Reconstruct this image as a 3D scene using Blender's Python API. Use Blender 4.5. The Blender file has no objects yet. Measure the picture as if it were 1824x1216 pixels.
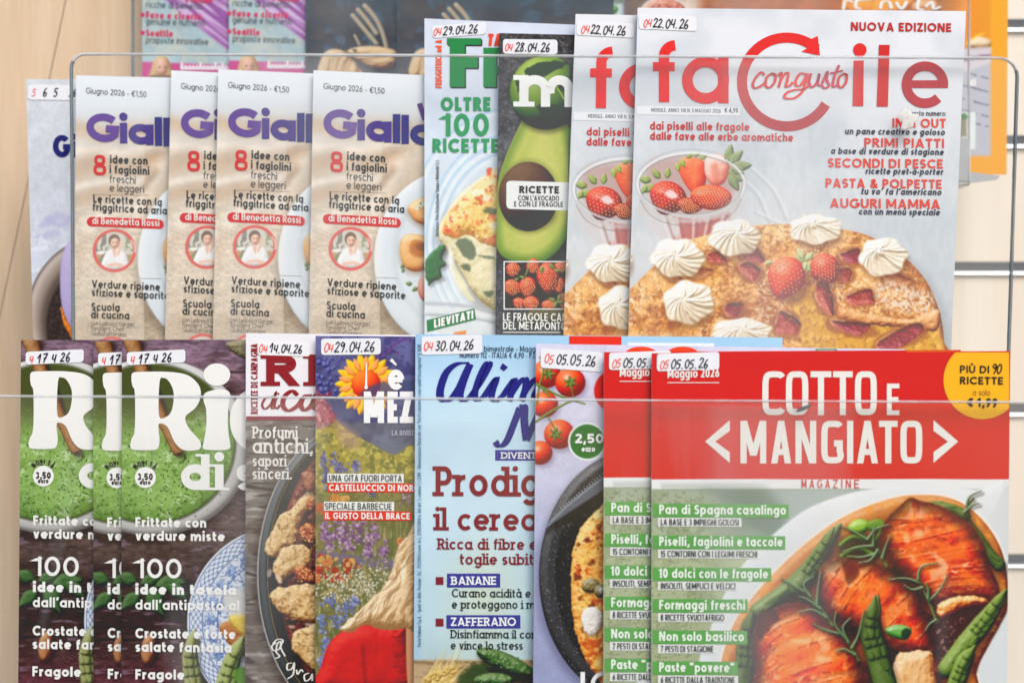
import bpy, math, random
import numpy as np
from mathutils.geometry import tessellate_polygon
from mathutils import Vector
random.seed(7)
scene = bpy.context.scene
COL = scene.collection
# ---------------------------------------------------------------- camera, sky, sun, exposure
CAM_D = 1.2
SENSOR, LENS = 36.0, 72.0
cam_data = bpy.data.cameras.new('camera')
cam_data.lens = LENS; cam_data.sensor_width = SENSOR
cam_data.clip_start = 0.05; cam_data.clip_end = 200
cam_data.dof.use_dof = True
cam_data.dof.focus_distance = CAM_D + 0.02
cam_data.dof.aperture_fstop = 5.0
cam = bpy.data.objects.new('camera', cam_data); COL.objects.link(cam)
cam.location = (0, -CAM_D, 0); cam.rotation_euler = (math.radians(90), 0, 0)
scene.camera = cam
SUN_EL, SUN_AZ = math.radians(40), math.radians(158)   # overcast daylight from the viewer's side
world = bpy.data.worlds.new('World'); scene.world = world; world.use_nodes = True
wn = world.node_tree
sky = wn.nodes.new('ShaderNodeTexSky'); sky.sky_type = 'NISHITA'; sky.sun_disc = False
sky.sun_elevation = SUN_EL; sky.sun_rotation = SUN_AZ
sky.air_density = 1.0; sky.dust_density = 2.2; sky.ozone_density = 0.6
wn.nodes['Background'].inputs['Strength'].default_value = 0.125
wn.links.new(sky.outputs[0], wn.nodes['Background'].inputs['Color'])
sd = bpy.data.lights.new('sun', 'SUN'); sd.energy = 1.3; sd.angle = math.radians(30); sd.color = (1, .97, .93)
sun = bpy.data.objects.new('sun', sd); COL.objects.link(sun)
# light comes from the camera side (-Y), a little from the right, from above
_to = Vector((0.26, -0.82, 0.70))
sun.rotation_euler = _to.to_track_quat('Z', 'Y').to_euler()
scene.view_settings.view_transform = 'Standard'; scene.view_settings.look = 'None'
scene.view_settings.gamma = 1; scene.view_settings.use_curve_mapping = False
scene.view_settings.exposure = 0.33
scene.cycles.max_bounces = 8; scene.cycles.transparent_max_bounces = 12
# ---------------------------------------------------------------- print painting (numpy, in page pixels)
def lin(c):
    c = np.asarray(c, float)
    return np.where(c <= .04045, c/12.92, ((c+.055)/1.055)**2.4)
_TAB = np.random.RandomState(3).rand(257, 257)
def vn(x, y):
    xi = np.floor(x).astype(int); yi = np.floor(y).astype(int)
    fx = x-xi; fy = y-yi; fx = fx*fx*(3-2*fx); fy = fy*fy*(3-2*fy)
    xi &= 255; yi &= 255
    a = _TAB[yi, xi]; b = _TAB[yi, xi+1]; c = _TAB[yi+1, xi]; d = _TAB[yi+1, xi+1]
    return (a*(1-fx)+b*fx)*(1-fy)+(c*(1-fx)+d*fx)*fy
def fbm(x, y, s, o=4, seed=0, g=.55):
    v = 0; amp = 1; tot = 0
    for k in range(o):
        f = 2**k/s
        v = v+amp*vn(x*f+seed*17.3+k*31.7, y*f+seed*9.1+k*11.9); tot += amp; amp *= g
    return v/tot
def ss(a, b, x):
    t = np.clip((x-a)/(b-a), 0, 1); return t*t*(3-2*t)
def spl(pts, n=6, closed=False):
    P = [np.array(p, float) for p in pts]; N = len(P); out = []
    if N < 3: return [tuple(p) for p in P]
    for i in range(N if closed else N-1):
        p0 = P[(i-1) % N] if closed or i > 0 else P[0]
        p1 = P[i]; p2 = P[(i+1) % N]
        p3 = P[(i+2) % N] if closed or i < N-2 else P[-1]
        for k in range(n):
            t = k/n
            out.append(tuple(.5*((2*p1)+(-p0+p2)*t+(2*p0-5*p1+4*p2-p3)*t*t+(-p0+3*p1-3*p2+p3)*t**3)))
    if not closed: out.append(tuple(P[-1]))
    return out
def C3(c): return np.array(c, float)/255
class Art:
    def __init__(s, X, Y, sp):
        s.X, s.Y, s.sp = X, Y, sp
        s.I = np.zeros(X.shape+(3,))
    def win(s, x0, y0, x1, y1, pad=6):
        ry = np.where((s.Y.max(1) >= y0-pad) & (s.Y.min(1) <= y1+pad))[0]
        rx = np.where((s.X.max(0) >= x0-pad) & (s.X.min(0) <= x1+pad))[0]
        if len(ry) < 3 or len(rx) < 3: return None
        return (slice(ry[0], ry[-1]+1), slice(rx[0], rx[-1]+1))
    def all(s): return (slice(None), slice(None))
    def put(s, w, m, col):
        if isinstance(col, (tuple, list)): col = C3(col)
        m = np.clip(m, 0, 1)[..., None]
        s.I[w] = s.I[w]*(1-m)+col*m
    def mul(s, w, f): s.I[w] = np.clip(s.I[w]*(f[..., None] if np.ndim(f) == 2 else f), 0, 1)
    # signed distances, positive inside
    def dell(s, e):
        cx, cy, rx, ry = e[:4]; a = math.radians(e[4] if len(e) > 4 else 0); R = max(rx, ry)
        w = s.win(cx-R, cy-R, cx+R, cy+R)
        if w is None: return None, None
        x = s.X[w]-cx; y = s.Y[w]-cy; c, q = math.cos(a), math.sin(a)
        u = (x*c+y*q)/rx; v = (-x*q+y*c)/ry; r = np.sqrt(u*u+v*v)+1e-6
        g = np.sqrt((u/rx)**2+(v/ry)**2)/r+1e-6
        return w, (1-r)/g
    def dpol(s, pts, sm=True):
        if sm: pts = spl(pts, 5, True)
        P = np.array(pts); w = s.win(P[:, 0].min(), P[:, 1].min(), P[:, 0].max(), P[:, 1].max())
        if w is None: return None, None
        x, y = s.X[w], s.Y[w]; d = np.full(x.shape, 1e9); ins = np.zeros(x.shape, bool)
        for i in range(len(P)):
            ax, ay = P[i]; bx, by = P[(i+1) % len(P)]
            ex, ey = bx-ax, by-ay; L = ex*ex+ey*ey
            if L < 1e-9: continue
            t = np.clip(((x-ax)*ex+(y-ay)*ey)/L, 0, 1)
            d = np.minimum(d, (x-ax-t*ex)**2+(y-ay-t*ey)**2)
            if ay != by: ins ^= ((ay > y) != (by > y)) & (x < ex*(y-ay)/ey+ax)
        d = np.sqrt(d); return w, np.where(ins, d, -d)
    def dlin(s, pts, wd, sm=True):
        if sm: pts = spl(pts, 5)
        P = np.array(pts); m = np.max(wd)
        w = s.win(P[:, 0].min()-m, P[:, 1].min()-m, P[:, 0].max()+m, P[:, 1].max()+m)
        if w is None: return None, None
        x, y = s.X[w], s.Y[w]; d = np.full(x.shape, -1e9); n = len(P)-1
        w0, w1 = (wd, wd) if np.isscalar(wd) else wd[:2]; fr = 1 if np.isscalar(wd) or len(wd) < 3 else wd[2]
        for i in range(n):
            ax, ay = P[i]; ex, ey = P[i+1]-P[i]; L = ex*ex+ey*ey
            if L < 1e-9: continue
            t = np.clip(((x-ax)*ex+(y-ay)*ey)/L, 0, 1)
            d = np.maximum(d, (w0+(w1-w0)*np.clip((i+t)/n/fr, 0, 1)**(1 if fr == 1 else .6))/2-np.hypot(x-ax-t*ex, y-ay-t*ey))
        return w, d
    def dist(s, sh, sm=True):
        if sh[0] == 'l': return s.dlin(sh[1], sh[2], sm)
        if isinstance(sh[0], (int, float)): return s.dell(sh)
        return s.dpol(sh, sm)
    def fill(s, sh, col, soft=1.2, al=1, sm=True, jag=0, jsc=8):
        w, d = s.dist(sh, sm)
        if w is None: return
        if jag: d = d+jag*2*(fbm(s.X[w], s.Y[w], jsc, 3, 5)-.5)
        s.put(w, ss(-soft, soft, d)*al, col)
    def rel(s, sh, ramp, R=20, bump=0, bsc=10, L=(-.4, -.65, .65), soft=1.2, al=1, spec=0, tex=0, tsc=5, ao=.0, seed=1, sm=True, jag=0, flat=1, fib=None, pw=40, bo=4):
        """paint a rounded body: a dome of radius R inside the outline, with bumps, lit inside the printed picture"""
        w, d = s.dist(sh, sm)
        if w is None: return
        x, y = s.X[w], s.Y[w]
        if jag: d = d+jag*2*(fbm(x, y, max(6, jag*3), 3, seed+3)-.5)
        t = np.clip(d/R, 0, 1); h = R*np.sqrt(np.clip(1-(1-t)**2, 0, 1))*flat
        if bump: h = h+bump*(fbm(x, y, bsc, bo, seed)-.5)*2
        if fib:   # long wrinkles: angle, pitch, height
            an = math.radians(fib[0]); q = x*math.cos(an)+y*math.sin(an); p = -x*math.sin(an)+y*math.cos(an)
            wob = 2.5*(fbm(x, y, 25, 3, seed+9)-.5)*fib[1]
            h = h+fib[2]*(fbm((q+wob)/1.0, p/6, fib[1], 3, seed+6)-.5)*2
        gy, gx = np.gradient(h, s.sp)
        nz = 1/np.sqrt(1+gx*gx+gy*gy); l = np.array(L)/np.linalg.norm(L)
        lam = np.clip((-gx*l[0]-gy*l[1]+l[2])*nz, 0, 1)
        if ao: lam = lam*(1-ao*(1-ss(0, R*.7, d)))
        if tex: lam = np.clip(lam+tex*(fbm(x, y, tsc, 3, seed+2)-.5), 0, 1)
        K = np.array([C3(c) for c in ramp]); u = np.linspace(0, 1, len(K))
        c = np.stack([np.interp(lam, u, K[:, i]) for i in range(3)], -1)
        if spec:
            hv = l+np.array((0, 0, 1)); hv /= np.linalg.norm(hv)
            sp = np.clip((-gx*hv[0]-gy*hv[1]+hv[2])*nz, 0, 1)**pw*spec
            c = c+(1-c)*sp[..., None]
        s.put(w, ss(-soft, soft, d)*al, c)
    def shad(s, sh, off=(3, 5), soft=8, al=.4, sm=True, col=None):
        w, d = s.dist(sh, sm)
        if w is None: return
        if sh[0] == 'l': sh2 = ('l', [(p[0]+off[0], p[1]+off[1]) for p in sh[1]], sh[2])
        elif isinstance(sh[0], (int, float)): sh2 = (sh[0]+off[0], sh[1]+off[1])+tuple(sh[2:])
        else: sh2 = [(p[0]+off[0], p[1]+off[1]) for p in sh]
        w, d = s.dist(sh2, sm)
        if w is None: return
        m = ss(-soft, soft, d)*al
        s.put(w, m, col or (25, 15, 12))
    def dots(s, b, n, rr, cols, seed=0, al=1, soft=.8, inside=None, el=1):
        rg = random.Random(seed)
        for _ in range(n):
            x, y = rg.uniform(b[0], b[2]), rg.uniform(b[1], b[3])
            if inside and not inside(x, y): continue
            r = rg.uniform(*rr)
            s.fill((x, y, r*rg.uniform(1, el), r, rg.uniform(0, 180)), rg.choice(cols), soft, al)
    def grad(s, w, stops, ax='y'):
        v = (s.Y if ax == 'y' else s.X)[w]
        u = [p for p, _ in stops]; K = np.array([C3(c) for _, c in stops])
        s.I[w] = np.stack([np.interp(v, u, K[:, i]) for i in range(3)], -1)
    def tex(s, w, amp, sc, o=4, seed=0, sx=1, sy=1, ang=0):
        x, y = s.X[w], s.Y[w]
        if ang: a = math.radians(ang); x, y = x*math.cos(a)+y*math.sin(a), -x*math.sin(a)+y*math.cos(a)
        s.mul(w, 1+amp*2*(fbm(x/sx, y/sy, sc, o, seed)-.5))
    def blotch(s, w, col, sc, lo, hi, al=1, seed=0, o=4, sx=1, sy=1):
        m = ss(lo, hi, fbm(s.X[w]/sx, s.Y[w]/sy, sc, o, seed)); s.put(w, m*al, col)
# ---- food helpers
def berry(a, e, seeds=True, leaf=None, ramp=None, tip=.25, seed=1):
    cx, cy, rx, ry = e[:4]; rot = math.radians(e[4] if len(e) > 4 else 0)
    pts = []
    for k in range(14):
        t = k/14*2*math.pi; u, v = math.cos(t), math.sin(t)
        u *= (1-tip*max(0, v)**1.2*1.3); v *= 1+tip*.35*(v > 0)
        pts.append((cx+rx*u*math.cos(rot)-ry*v*math.sin(rot), cy+rx*u*math.sin(rot)+ry*v*math.cos(rot)))
    a.rel(pts, ramp or [(90, 8, 14), (165, 22, 26), (214, 46, 38), (238, 104, 80)], R=min(rx, ry)*.95, bump=.5, bsc=4, spec=.35, seed=seed)
    if seeds:
        rg = random.Random(seed); st = max(4.2, min(rx, ry)/4)
        n = int(2*max(rx, ry)/st)+1
        for i in range(-n, n+1):
            for j in range(-n, n+1):
                u = (i+.5*(j % 2))*st/rx; v = j*st*.8/ry
                if u*u+v*v > .72 or abs(u) > 1-tip*1.2*max(0, v)-.12: continue
                x, y = rx*u, ry*v
                x, y = cx+x*math.cos(rot)-y*math.sin(rot)+rg.uniform(-.6, .6), cy+x*math.sin(rot)+y*math.cos(rot)+rg.uniform(-.6, .6)
                a.fill((x, y+.7, 1.4, 1.9), (120, 12, 16), 1, .6); a.fill((x, y-.3, 1.0, 1.4), (246, 190, 120), .9, .95)
    if leaf:
        for (lx, ly, ln, an) in leaf: leafp(a, lx, ly, ln, an)
def leafp(a, x, y, ln, an, wd=.32, ramp=((40, 70, 25), (90, 130, 50), (160, 190, 95)), seed=1):
    c, q = math.cos(math.radians(an)), math.sin(math.radians(an))
    P = [(0, 0), (.3, wd*.8), (.6, wd*.75), (1, 0), (.6, -wd*.75), (.3, -wd*.8)]
    a.rel([(x+ln*(u*c-v*q), y+ln*(u*q+v*c)) for u, v in P], list(ramp), R=max(2, ln*wd*.6), bump=.6, bsc=5, seed=seed)
    a.fill(('l', [(x, y), (x+ln*.9*c, y+ln*.9*q)], max(.6, ln*.03)), ramp[-1], .7, .5, sm=False)
def cream(a, cx, cy, rx, ry, tx=0, ty=0, ph=0, ramp=None, n=6):
    """piped rosette: soft folds winding up to an off-centre peak"""
    ramp = ramp or [(160, 136, 104), (214, 196, 168), (238, 228, 210), (248, 244, 235), (253, 251, 248)]
    a.shad((cx, cy+2, rx*.98, ry*.98), (3, 7), 8, .5, col=(96, 48, 20))
    w = a.win(cx-rx, cy-ry, cx+rx, cy+ry)
    if w is None: return
    x, y = a.X[w]-cx, a.Y[w]-cy
    wob = .10*(fbm(a.X[w], a.Y[w], 22, 3, int(ph*10))-.5)
    u, v = x/rx+wob, y/ry-wob; r = np.sqrt(u*u+v*v)+1e-6
    px, py = tx*.45, -.38+ty*.4                      # where the peak stands
    ux, uy = u-px*(1-r), v-py*(1-r)
    th = np.arctan2(uy, ux); rr = np.clip(np.hypot(ux, uy), 0, 1.2)
    tw = th*n+ph*2+5.6*np.sqrt(rr)
    saw = (tw/(2*math.pi)) % 1; fold = np.where(saw < .78, saw/.78, (1-saw)/.22); fold = fold*fold*(3-2*fold)
    edge = 1+.06*np.cos(th*n+ph*2+5.6)+.03*np.sin(th*2+ph)
    d = edge-r
    h = (1-rr**1.6)*min(rx, ry)*.7+fold*min(rx, ry)*.15*ss(.03, .3, rr)*(1-.25*rr)+.035*min(rx, ry)*np.sin(3.2*tw+2*rr)
    gy, gx = np.gradient(h, a.sp); nz = 1/np.sqrt(1+gx*gx+gy*gy)
    lam = np.clip((gx*.42+gy*.55+.72)*nz, 0, 1)
    lam = np.clip(lam*(.72+.28*fold)+.06, 0, 1)
    K = np.array([C3(c) for c in ramp]); t = np.linspace(0, 1, len(K))
    c = np.stack([np.interp(lam, t, K[:, i]) for i in range(3)], -1)
    c = c*(1-.05*(fbm(a.X[w], a.Y[w], 5, 3, 3)[..., None]-.5)*2); a.put(w, ss(-.05, .09, d), c)
def spear(a, pts, wd, seed=1, ramp=((26, 36, 16), (56, 78, 34), (94, 118, 60), (140, 160, 100)), tip=True):
    """asparagus: a tapered stalk, tight pointed scales crowding towards the first point"""
    W = wd if np.isscalar(wd) else max(wd)
    a.shad(('l', pts, wd), (4, 7), 9, .5)
    a.rel(('l', pts, wd), list(ramp), R=W*.5, bump=.8, bsc=14, seed=seed, tex=.14, tsc=7, spec=.22, bo=2)
    P = np.array(spl(pts, 8)); n = len(P); L = np.concatenate([[0], np.cumsum(np.hypot(*np.diff(P, axis=0).T))])
    rg = random.Random(seed)
    w2, d = a.dlin(pts, wd); keep = None
    if w2 is not None: before = a.I[w2].copy()
    pos = []; q = W*.1
    while q < (W*2.1 if tip else 0): pos.append((q, 1)); q += W*.42
    q = W*2.3 if tip else W*.5
    while q < L[-1]: pos.append((q, 0)); q += W*rg.uniform(1.0, 1.6)
    for k, (dist, head) in enumerate(reversed(pos)):
        i = min(n-2, int(np.searchsorted(L, dist))); p = P[i]; t = P[max(i-1, 0)]-P[i+1]; t = t/(np.hypot(*t)+1e-6); nn = np.array((-t[1], t[0]))
        ww = W*(.55+.45*min(1, dist/(W*1.4)))
        for sg in ((-1, 1, 0) if head else (rg.choice((-1, 0, 1)),)):
            c = p+nn*sg*ww*.27-t*W*.3; an = math.degrees(math.atan2(t[1], t[0]))-sg*10+rg.uniform(-6, 6)
            ln = W*(1.0 if head else .8)*rg.uniform(.9, 1.1)
            co, si = math.cos(math.radians(an)), math.sin(math.radians(an))
            Q = [(0, .12), (.35, .19), (.7, .12), (1, 0), (.7, -.12), (.35, -.19), (0, -.12)]
            sh = [(c[0]+ln*(u*co-v*si), c[1]+ln*(u*si+v*co)) for u, v in Q]
            a.fill([(x+.8, y+1.6) for x, y in sh], ramp[0], 2, .38)
            a.rel(sh, [ramp[0], ramp[1], ramp[2], ramp[3]], R=ln*.2, flat=.62 if head else .4, seed=seed+k, tex=.16, tsc=5, al=.95 if head else .7, soft=1.3)
def clip_in(a, sh, fn, soft=2):
    """paint fn() and keep it only inside the outline"""
    w, d = a.dist(sh)
    if w is None: return
    before = a.I.copy(); fn(); m = np.zeros(a.X.shape); m[w] = ss(-soft, soft, d)
    a.I = before*(1-m[..., None])+a.I*m[..., None]
def sprig(a, pts, n=9, ln=26, seed=1, col=((30, 58, 34), (74, 110, 66), (140, 168, 120))):
    """rosemary: a stem with paired needles"""
    P = spl(pts, 6); rg = random.Random(seed)
    a.fill(('l', pts, 3), (70, 92, 50), .8)
    for i in range(n):
        k = int(i/(n)*(len(P)-1)); p = P[k]; q = P[min(k+1, len(P)-1)] if k < len(P)-1 else p
        an = math.degrees(math.atan2(q[1]-p[1], q[0]-p[0]))+180
        for sg in (-1, 1):
            b = an+sg*rg.uniform(22, 48); l = ln*rg.uniform(.7, 1.15)
            e = (p[0]+l*math.cos(math.radians(b)), p[1]+l*math.sin(math.radians(b)))
            m = ((p[0]+e[0])/2+rg.uniform(-2, 2), (p[1]+e[1])/2+rg.uniform(-2, 2))
            a.shad(('l', [p, m, e], 3), (2, 3), 3, .35)
            a.rel(('l', [p, m, e], (3.4, 1.8)), list(col), R=1.7, seed=i)
# ---------------------------------------------------------------- lettering built from pen strokes
XH = .72
_SQ = [2.0]
def AR(cx, cy, rx, ry, a0, a1, n=None):
    n = n or max(4, int(abs(a1-a0)/12)); o = []; e = 2/_SQ[0]
    for k in range(n+1):
        t = math.radians(a0+(a1-a0)*k/n); c, s = math.cos(t), math.sin(t)
        o.append((cx+rx*math.copysign(abs(c)**e, c), cy+ry*math.copysign(abs(s)**e, s)))
    return o
def V(x, a, b): return ('V', x, a, b)
def D(x0, y0, x1, y1): return ('D', x0, y0, x1, y1)
def H(x0, x1, y): return [(x0, y), (x1, y)]
def bowl(x0, xc, yb, yt, rx, h):   # a D-shaped bowl right of a stem
    cy, ry = (yb+yt)/2, (yt-yb)/2-h
    return [(x0, yt-h)]+AR(xc, cy, rx, ry, 90, -90)+[(x0, yb+h)]
def S_(w, b, t, h, g):
    cy = (b+t)/2; r = (t-b)/4-h/2
    return AR(w/2, t-h-r, w/2-g, r, 25, 270, 16)[:-1]+AR(w/2, b+h+r, w/2-g, r, 90, -155, 16)
GL = {
 'A': lambda h, g: (.86, [D(g*1.15, 0, .43, 1), D(.86-g*1.15, 0, .43, 1), H(.2, .66, .27)]),
 'B': lambda h, g: (.68, [V(g, 0, 1), bowl(g, .36, .48-h*.6, 1, .27-g, h), bowl(g, .37, 0, .48+h*1.4, .31-g, h)]),
 'C': lambda h, g: (.86, [AR(.5, .5, .5-g, .5-h, 42, 318)]),
 'D': lambda h, g: (.82, [V(g, 0, 1), bowl(g, .34, 0, 1, .48-g, h)]),
 'E': lambda h, g: (.60, [V(g, 0, 1), H(g, .58, 1-h), H(g, .53, .5), H(g, .58, h)]),
 'F': lambda h, g: (.56, [V(g, 0, 1), H(g, .55, 1-h), H(g, .51, .48)]),
 'G': lambda h, g: (.92, [AR(.5, .5, .5-g, .5-h, 45, 330)+[(.93-g, .30), (.93-g, .5)], H(.55, .93, .47)]),
 'H': lambda h, g: (.76, [V(g, 0, 1), V(.76-g, 0, 1), H(g, .76-g, .5)]),
 'I': lambda h, g: (2*g, [V(g, 0, 1)]),
 'J': lambda h, g: (.48, [[(.48-g, 1), (.48-g, .28)]+AR(.24, .28, .24-g, .28-h, 0, -150)]),
 'K': lambda h, g: (.74, [V(g, 0, 1), D(.2, .42, .62, 1), D(.30, .55, .68-g*.3, 0)]),
 'L': lambda h, g: (.54, [V(g, 0, 1), H(g, .54, h)]),
 'M': lambda h, g: (.96, [V(g, 0, 1), V(.96-g, 0, 1), D(g*1.1, 1, .48, .18), D(.96-g*1.1, 1, .48, .18)]),
 'N': lambda h, g: (.80, [V(g, 0, 1), V(.80-g, 0, 1), D(g*1.2, 1, .80-g*1.2, 0)]),
 'O': lambda h, g: (1.0, [AR(.5, .5, .5-g, .5-h, 0, 360)]),
 'P': lambda h, g: (.64, [V(g, 0, 1), bowl(g, .34, .36, 1, .30-g, h)]),
 'Q': lambda h, g: (1.0, [AR(.5, .5, .5-g, .5-h, 0, 360), D(.58, .28, .9, -.02)]),
 'R': lambda h, g: (.68, [V(g, 0, 1), bowl(g, .34, .40, 1, .30-g, h), D(.36, .42, .66-g*.6, 0)]),
 'S': lambda h, g: (.62, [S_(.62, 0, 1, h, g)]),
 'T': lambda h, g: (.64, [V(.32, 0, 1), H(0, .64, 1-h)]),
 'U': lambda h, g: (.76, [[(g, 1), (g, .36)]+AR(.38, .36, .38-g, .36-h, 180, 360)+[(.76-g, 1)]]),
 'V': lambda h, g: (.84, [D(g*1.15, 1, .42, 0), D(.84-g*1.15, 1, .42, 0)]),
 'W': lambda h, g: (1.22, [D(g*1.1, 1, .33, 0), D(.33, 0, .61, 1), D(.61, 1, .89, 0), D(1.22-g*1.1, 1, .89, 0)]),
 'X': lambda h, g: (.80, [D(g*1.2, 0, .80-g*1.2, 1), D(g*1.2, 1, .80-g*1.2, 0)]),
 'Y': lambda h, g: (.78, [D(g*1.2, 1, .39, .42), D(.78-g*1.2, 1, .39, .42), V(.39, 0, .5)]),
 'Z': lambda h, g: (.66, [H(0, .66, 1-h), H(0, .66, h), D(g*1.4, h*1.2, .66-g*1.4, 1-h*1.2)]),
 'a': lambda h, g: (.72, [AR(.36, .36, .36-g, .36-h, 0, 360), V(.72-g, 0, XH)]),
 'b': lambda h, g: (.72, [AR(.36, .36, .36-g, .36-h, 0, 360), V(g, 0, 1)]),
 'c': lambda h, g: (.62, [AR(.36, .36, .36-g, .36-h, 45, 315)]),
 'd': lambda h, g: (.72, [AR(.36, .36, .36-g, .36-h, 0, 360), V(.72-g, 0, 1)]),
 'e': lambda h, g: (.70, [AR(.36, .36, .36-g, .36-h, -8+8, 318), H(g, .72-g*.6, .36)]),
 'f': lambda h, g: (.42, [[(.17, 0), (.17, .76)]+AR(.37, .76, .2, .24-h, 180, 80), H(.02, .40, XH-h)]),
 'g': lambda h, g: (.72, [AR(.36, .36, .36-g, .36-h, 0, 360), [(.72-g, XH), (.72-g, .02)]+AR(.36, .02, .36-g, .32-h, 0, -145)]),
 'h': lambda h, g: (.66, [V(g, 0, 1), [(g, .38)]+AR(.33, .39, .33-g, .33-h, 180, 0)+[(.66-g, 0)]]),
 'i': lambda h, g: (2*g, [V(g, 0, XH), ('O', g, .93, max(h*1.15, .07))]),
 'j': lambda h, g: (2*g, [[(g, XH), (g, -.1)]+AR(g-.12, -.1, .12, .16, 0, -100), ('O', g, .93, max(h*1.15, .07))]),
 'k': lambda h, g: (.62, [V(g, 0, 1), D(.18, .30, .50, XH), D(.26, .40, .56-g*.3, 0)]),
 'l': lambda h, g: (2*g, [V(g, 0, 1)]),
 'm': lambda h, g: (1.06, [V(g, 0, XH), [(g, .38)]+AR(.30, .40, .30-g, .32-h, 180, 0)+[(.60-g, 0)], [(.60-g, .38)]+AR(.83-g*.5, .40, .23-g*.5, .32-h, 180, 0)+[(1.06-g, 0)]]),
 'n': lambda h, g: (.66, [V(g, 0, XH), [(g, .38)]+AR(.33, .39, .33-g, .33-h, 180, 0)+[(.66-g, 0)]]),
 'o': lambda h, g: (.72, [AR(.36, .36, .36-g, .36-h, 0, 360)]),
 'p': lambda h, g: (.72, [AR(.36, .36, .36-g, .36-h, 0, 360), V(g, -.28, XH)]),
 'q': lambda h, g: (.72, [AR(.36, .36, .36-g, .36-h, 0, 360), V(.72-g, -.28, XH)]),
 'r': lambda h, g: (.42, [V(g, 0, XH), [(g, .36)]+AR(.36, .38, .36-g, .34-h, 180, 82)]),
 's': lambda h, g: (.50, [S_(.50, 0, XH, h, g)]),
 't': lambda h, g: (.42, [[(.16, .94), (.16, .22)]+AR(.36, .22, .20, .22-h, 180, 275), H(.01, .40, XH-h)]),
 'u': lambda h, g: (.66, [[(g, XH), (g, .33)]+AR(.33, .33, .33-g, .33-h, 180, 360), V(.66-g, 0, XH)]),
 'v': lambda h, g: (.64, [D(g*1.15, XH, .32, 0), D(.64-g*1.15, XH, .32, 0)]),
 'w': lambda h, g: (.96, [D(g*1.1, XH, .27, 0), D(.27, 0, .48, XH), D(.48, XH, .69, 0), D(.96-g*1.1, XH, .69, 0)]),
 'x': lambda h, g: (.62, [D(g*1.2, 0, .62-g*1.2, XH), D(g*1.2, XH, .62-g*1.2, 0)]),
 'y': lambda h, g: (.64, [D(g*1.15, XH, .34, 0), D(.64-g*1.15, XH, .20, -.28)]),
 'z': lambda h, g: (.54, [H(0, .54, XH-h), H(0, .54, h), D(g*1.4, h*1.2, .54-g*1.4, XH-h*1.2)]),
 '0': lambda h, g: (.66, [AR(.33, .5, .33-g, .5-h, 0, 360)]),
 '1': lambda h, g: (.36, [V(.36-g, 0, 1), D(.02, .84-h, .36-g, 1-h)]),
 '2': lambda h, g: (.60, [AR(.30, .70, .29-g, .30-h, 165, -35)+[(g*1.2, h)], H(.02, .60, h)]),
 '3': lambda h, g: (.60, [AR(.29, .74, .27-g, .26-h, 160, -90), AR(.29, .27, .31-g, .27-h+.01, 90, -160)]),
 '4': lambda h, g: (.68, [V(.50, 0, 1), H(.02, .68, .25), D(.08, .25, .48, 1)]),
 '5': lambda h, g: (.60, [H(.12, .55, 1-h), [(.13, 1), (.10, .50)]+AR(.29, .33, .31-g, .33-h, 115, -155)]),
 '6': lambda h, g: (.64, [AR(.32, .32, .32-g, .32-h, 0, 360), D(.13, .42, .46, 1)]),
 '7': lambda h, g: (.60, [H(0, .60, 1-h), D(.18, 0, .54, 1-h)]),
 '8': lambda h, g: (.62, [AR(.31, .74, .27-g, .26-h, 0, 360), AR(.31, .27, .31-g, .27-h, 0, 360)]),
 '9': lambda h, g: (.64, [AR(.32, .68, .32-g, .32-h, 0, 360), D(.18, 0, .51, .58)]),
 '€': lambda h, g: (.74, [AR(.48, .5, .40-g, .5-h, 48, 312), H(0, .56, .58), H(0, .52, .42)]),
 '&': lambda h, g: (.78, [[(.74, .02), (.24, .66)]+AR(.36, .78, .15, .21-h, 200, -40)+[(.18, .42)]+AR(.32, .25, .30-g, .25-h, 150, 330)+[(.74, .48)]]),
 '.': lambda h, g: (2.3*g, [('O', g*1.15, h*1.15, h*1.15)]),
 ':': lambda h, g: (2.3*g, [('O', g*1.15, h*1.15, h*1.15), ('O', g*1.15, .55, h*1.15)]),
 ',': lambda h, g: (2.3*g, [D(g*.8, -.16, g*1.6, h*2.0)]),
 "'": lambda h, g: (2.2*g, [D(g*.8, .70, g*1.4, 1.02)]),
 '"': lambda h, g: (4.4*g, [V(g, .70, 1.0), V(3.2*g, .70, 1.0)]),
 '-': lambda h, g: (.36, [H(.03, .33, .34)]),
 '/': lambda h, g: (.44, [D(.03, -.08, .41, 1.06)]),
 '(': lambda h, g: (.28, [AR(.36, .42, .30, .62, 130, 230)]),
 ')': lambda h, g: (.28, [AR(-.08, .42, .30, .62, 50, -50)]),
}
ACC = {'à': ('a', -1), 'è': ('e', -1), 'ù': ('u', -1), 'À': ('A', -1), 'Ù': ('U', -1), 'é': ('e', 1)}
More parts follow.
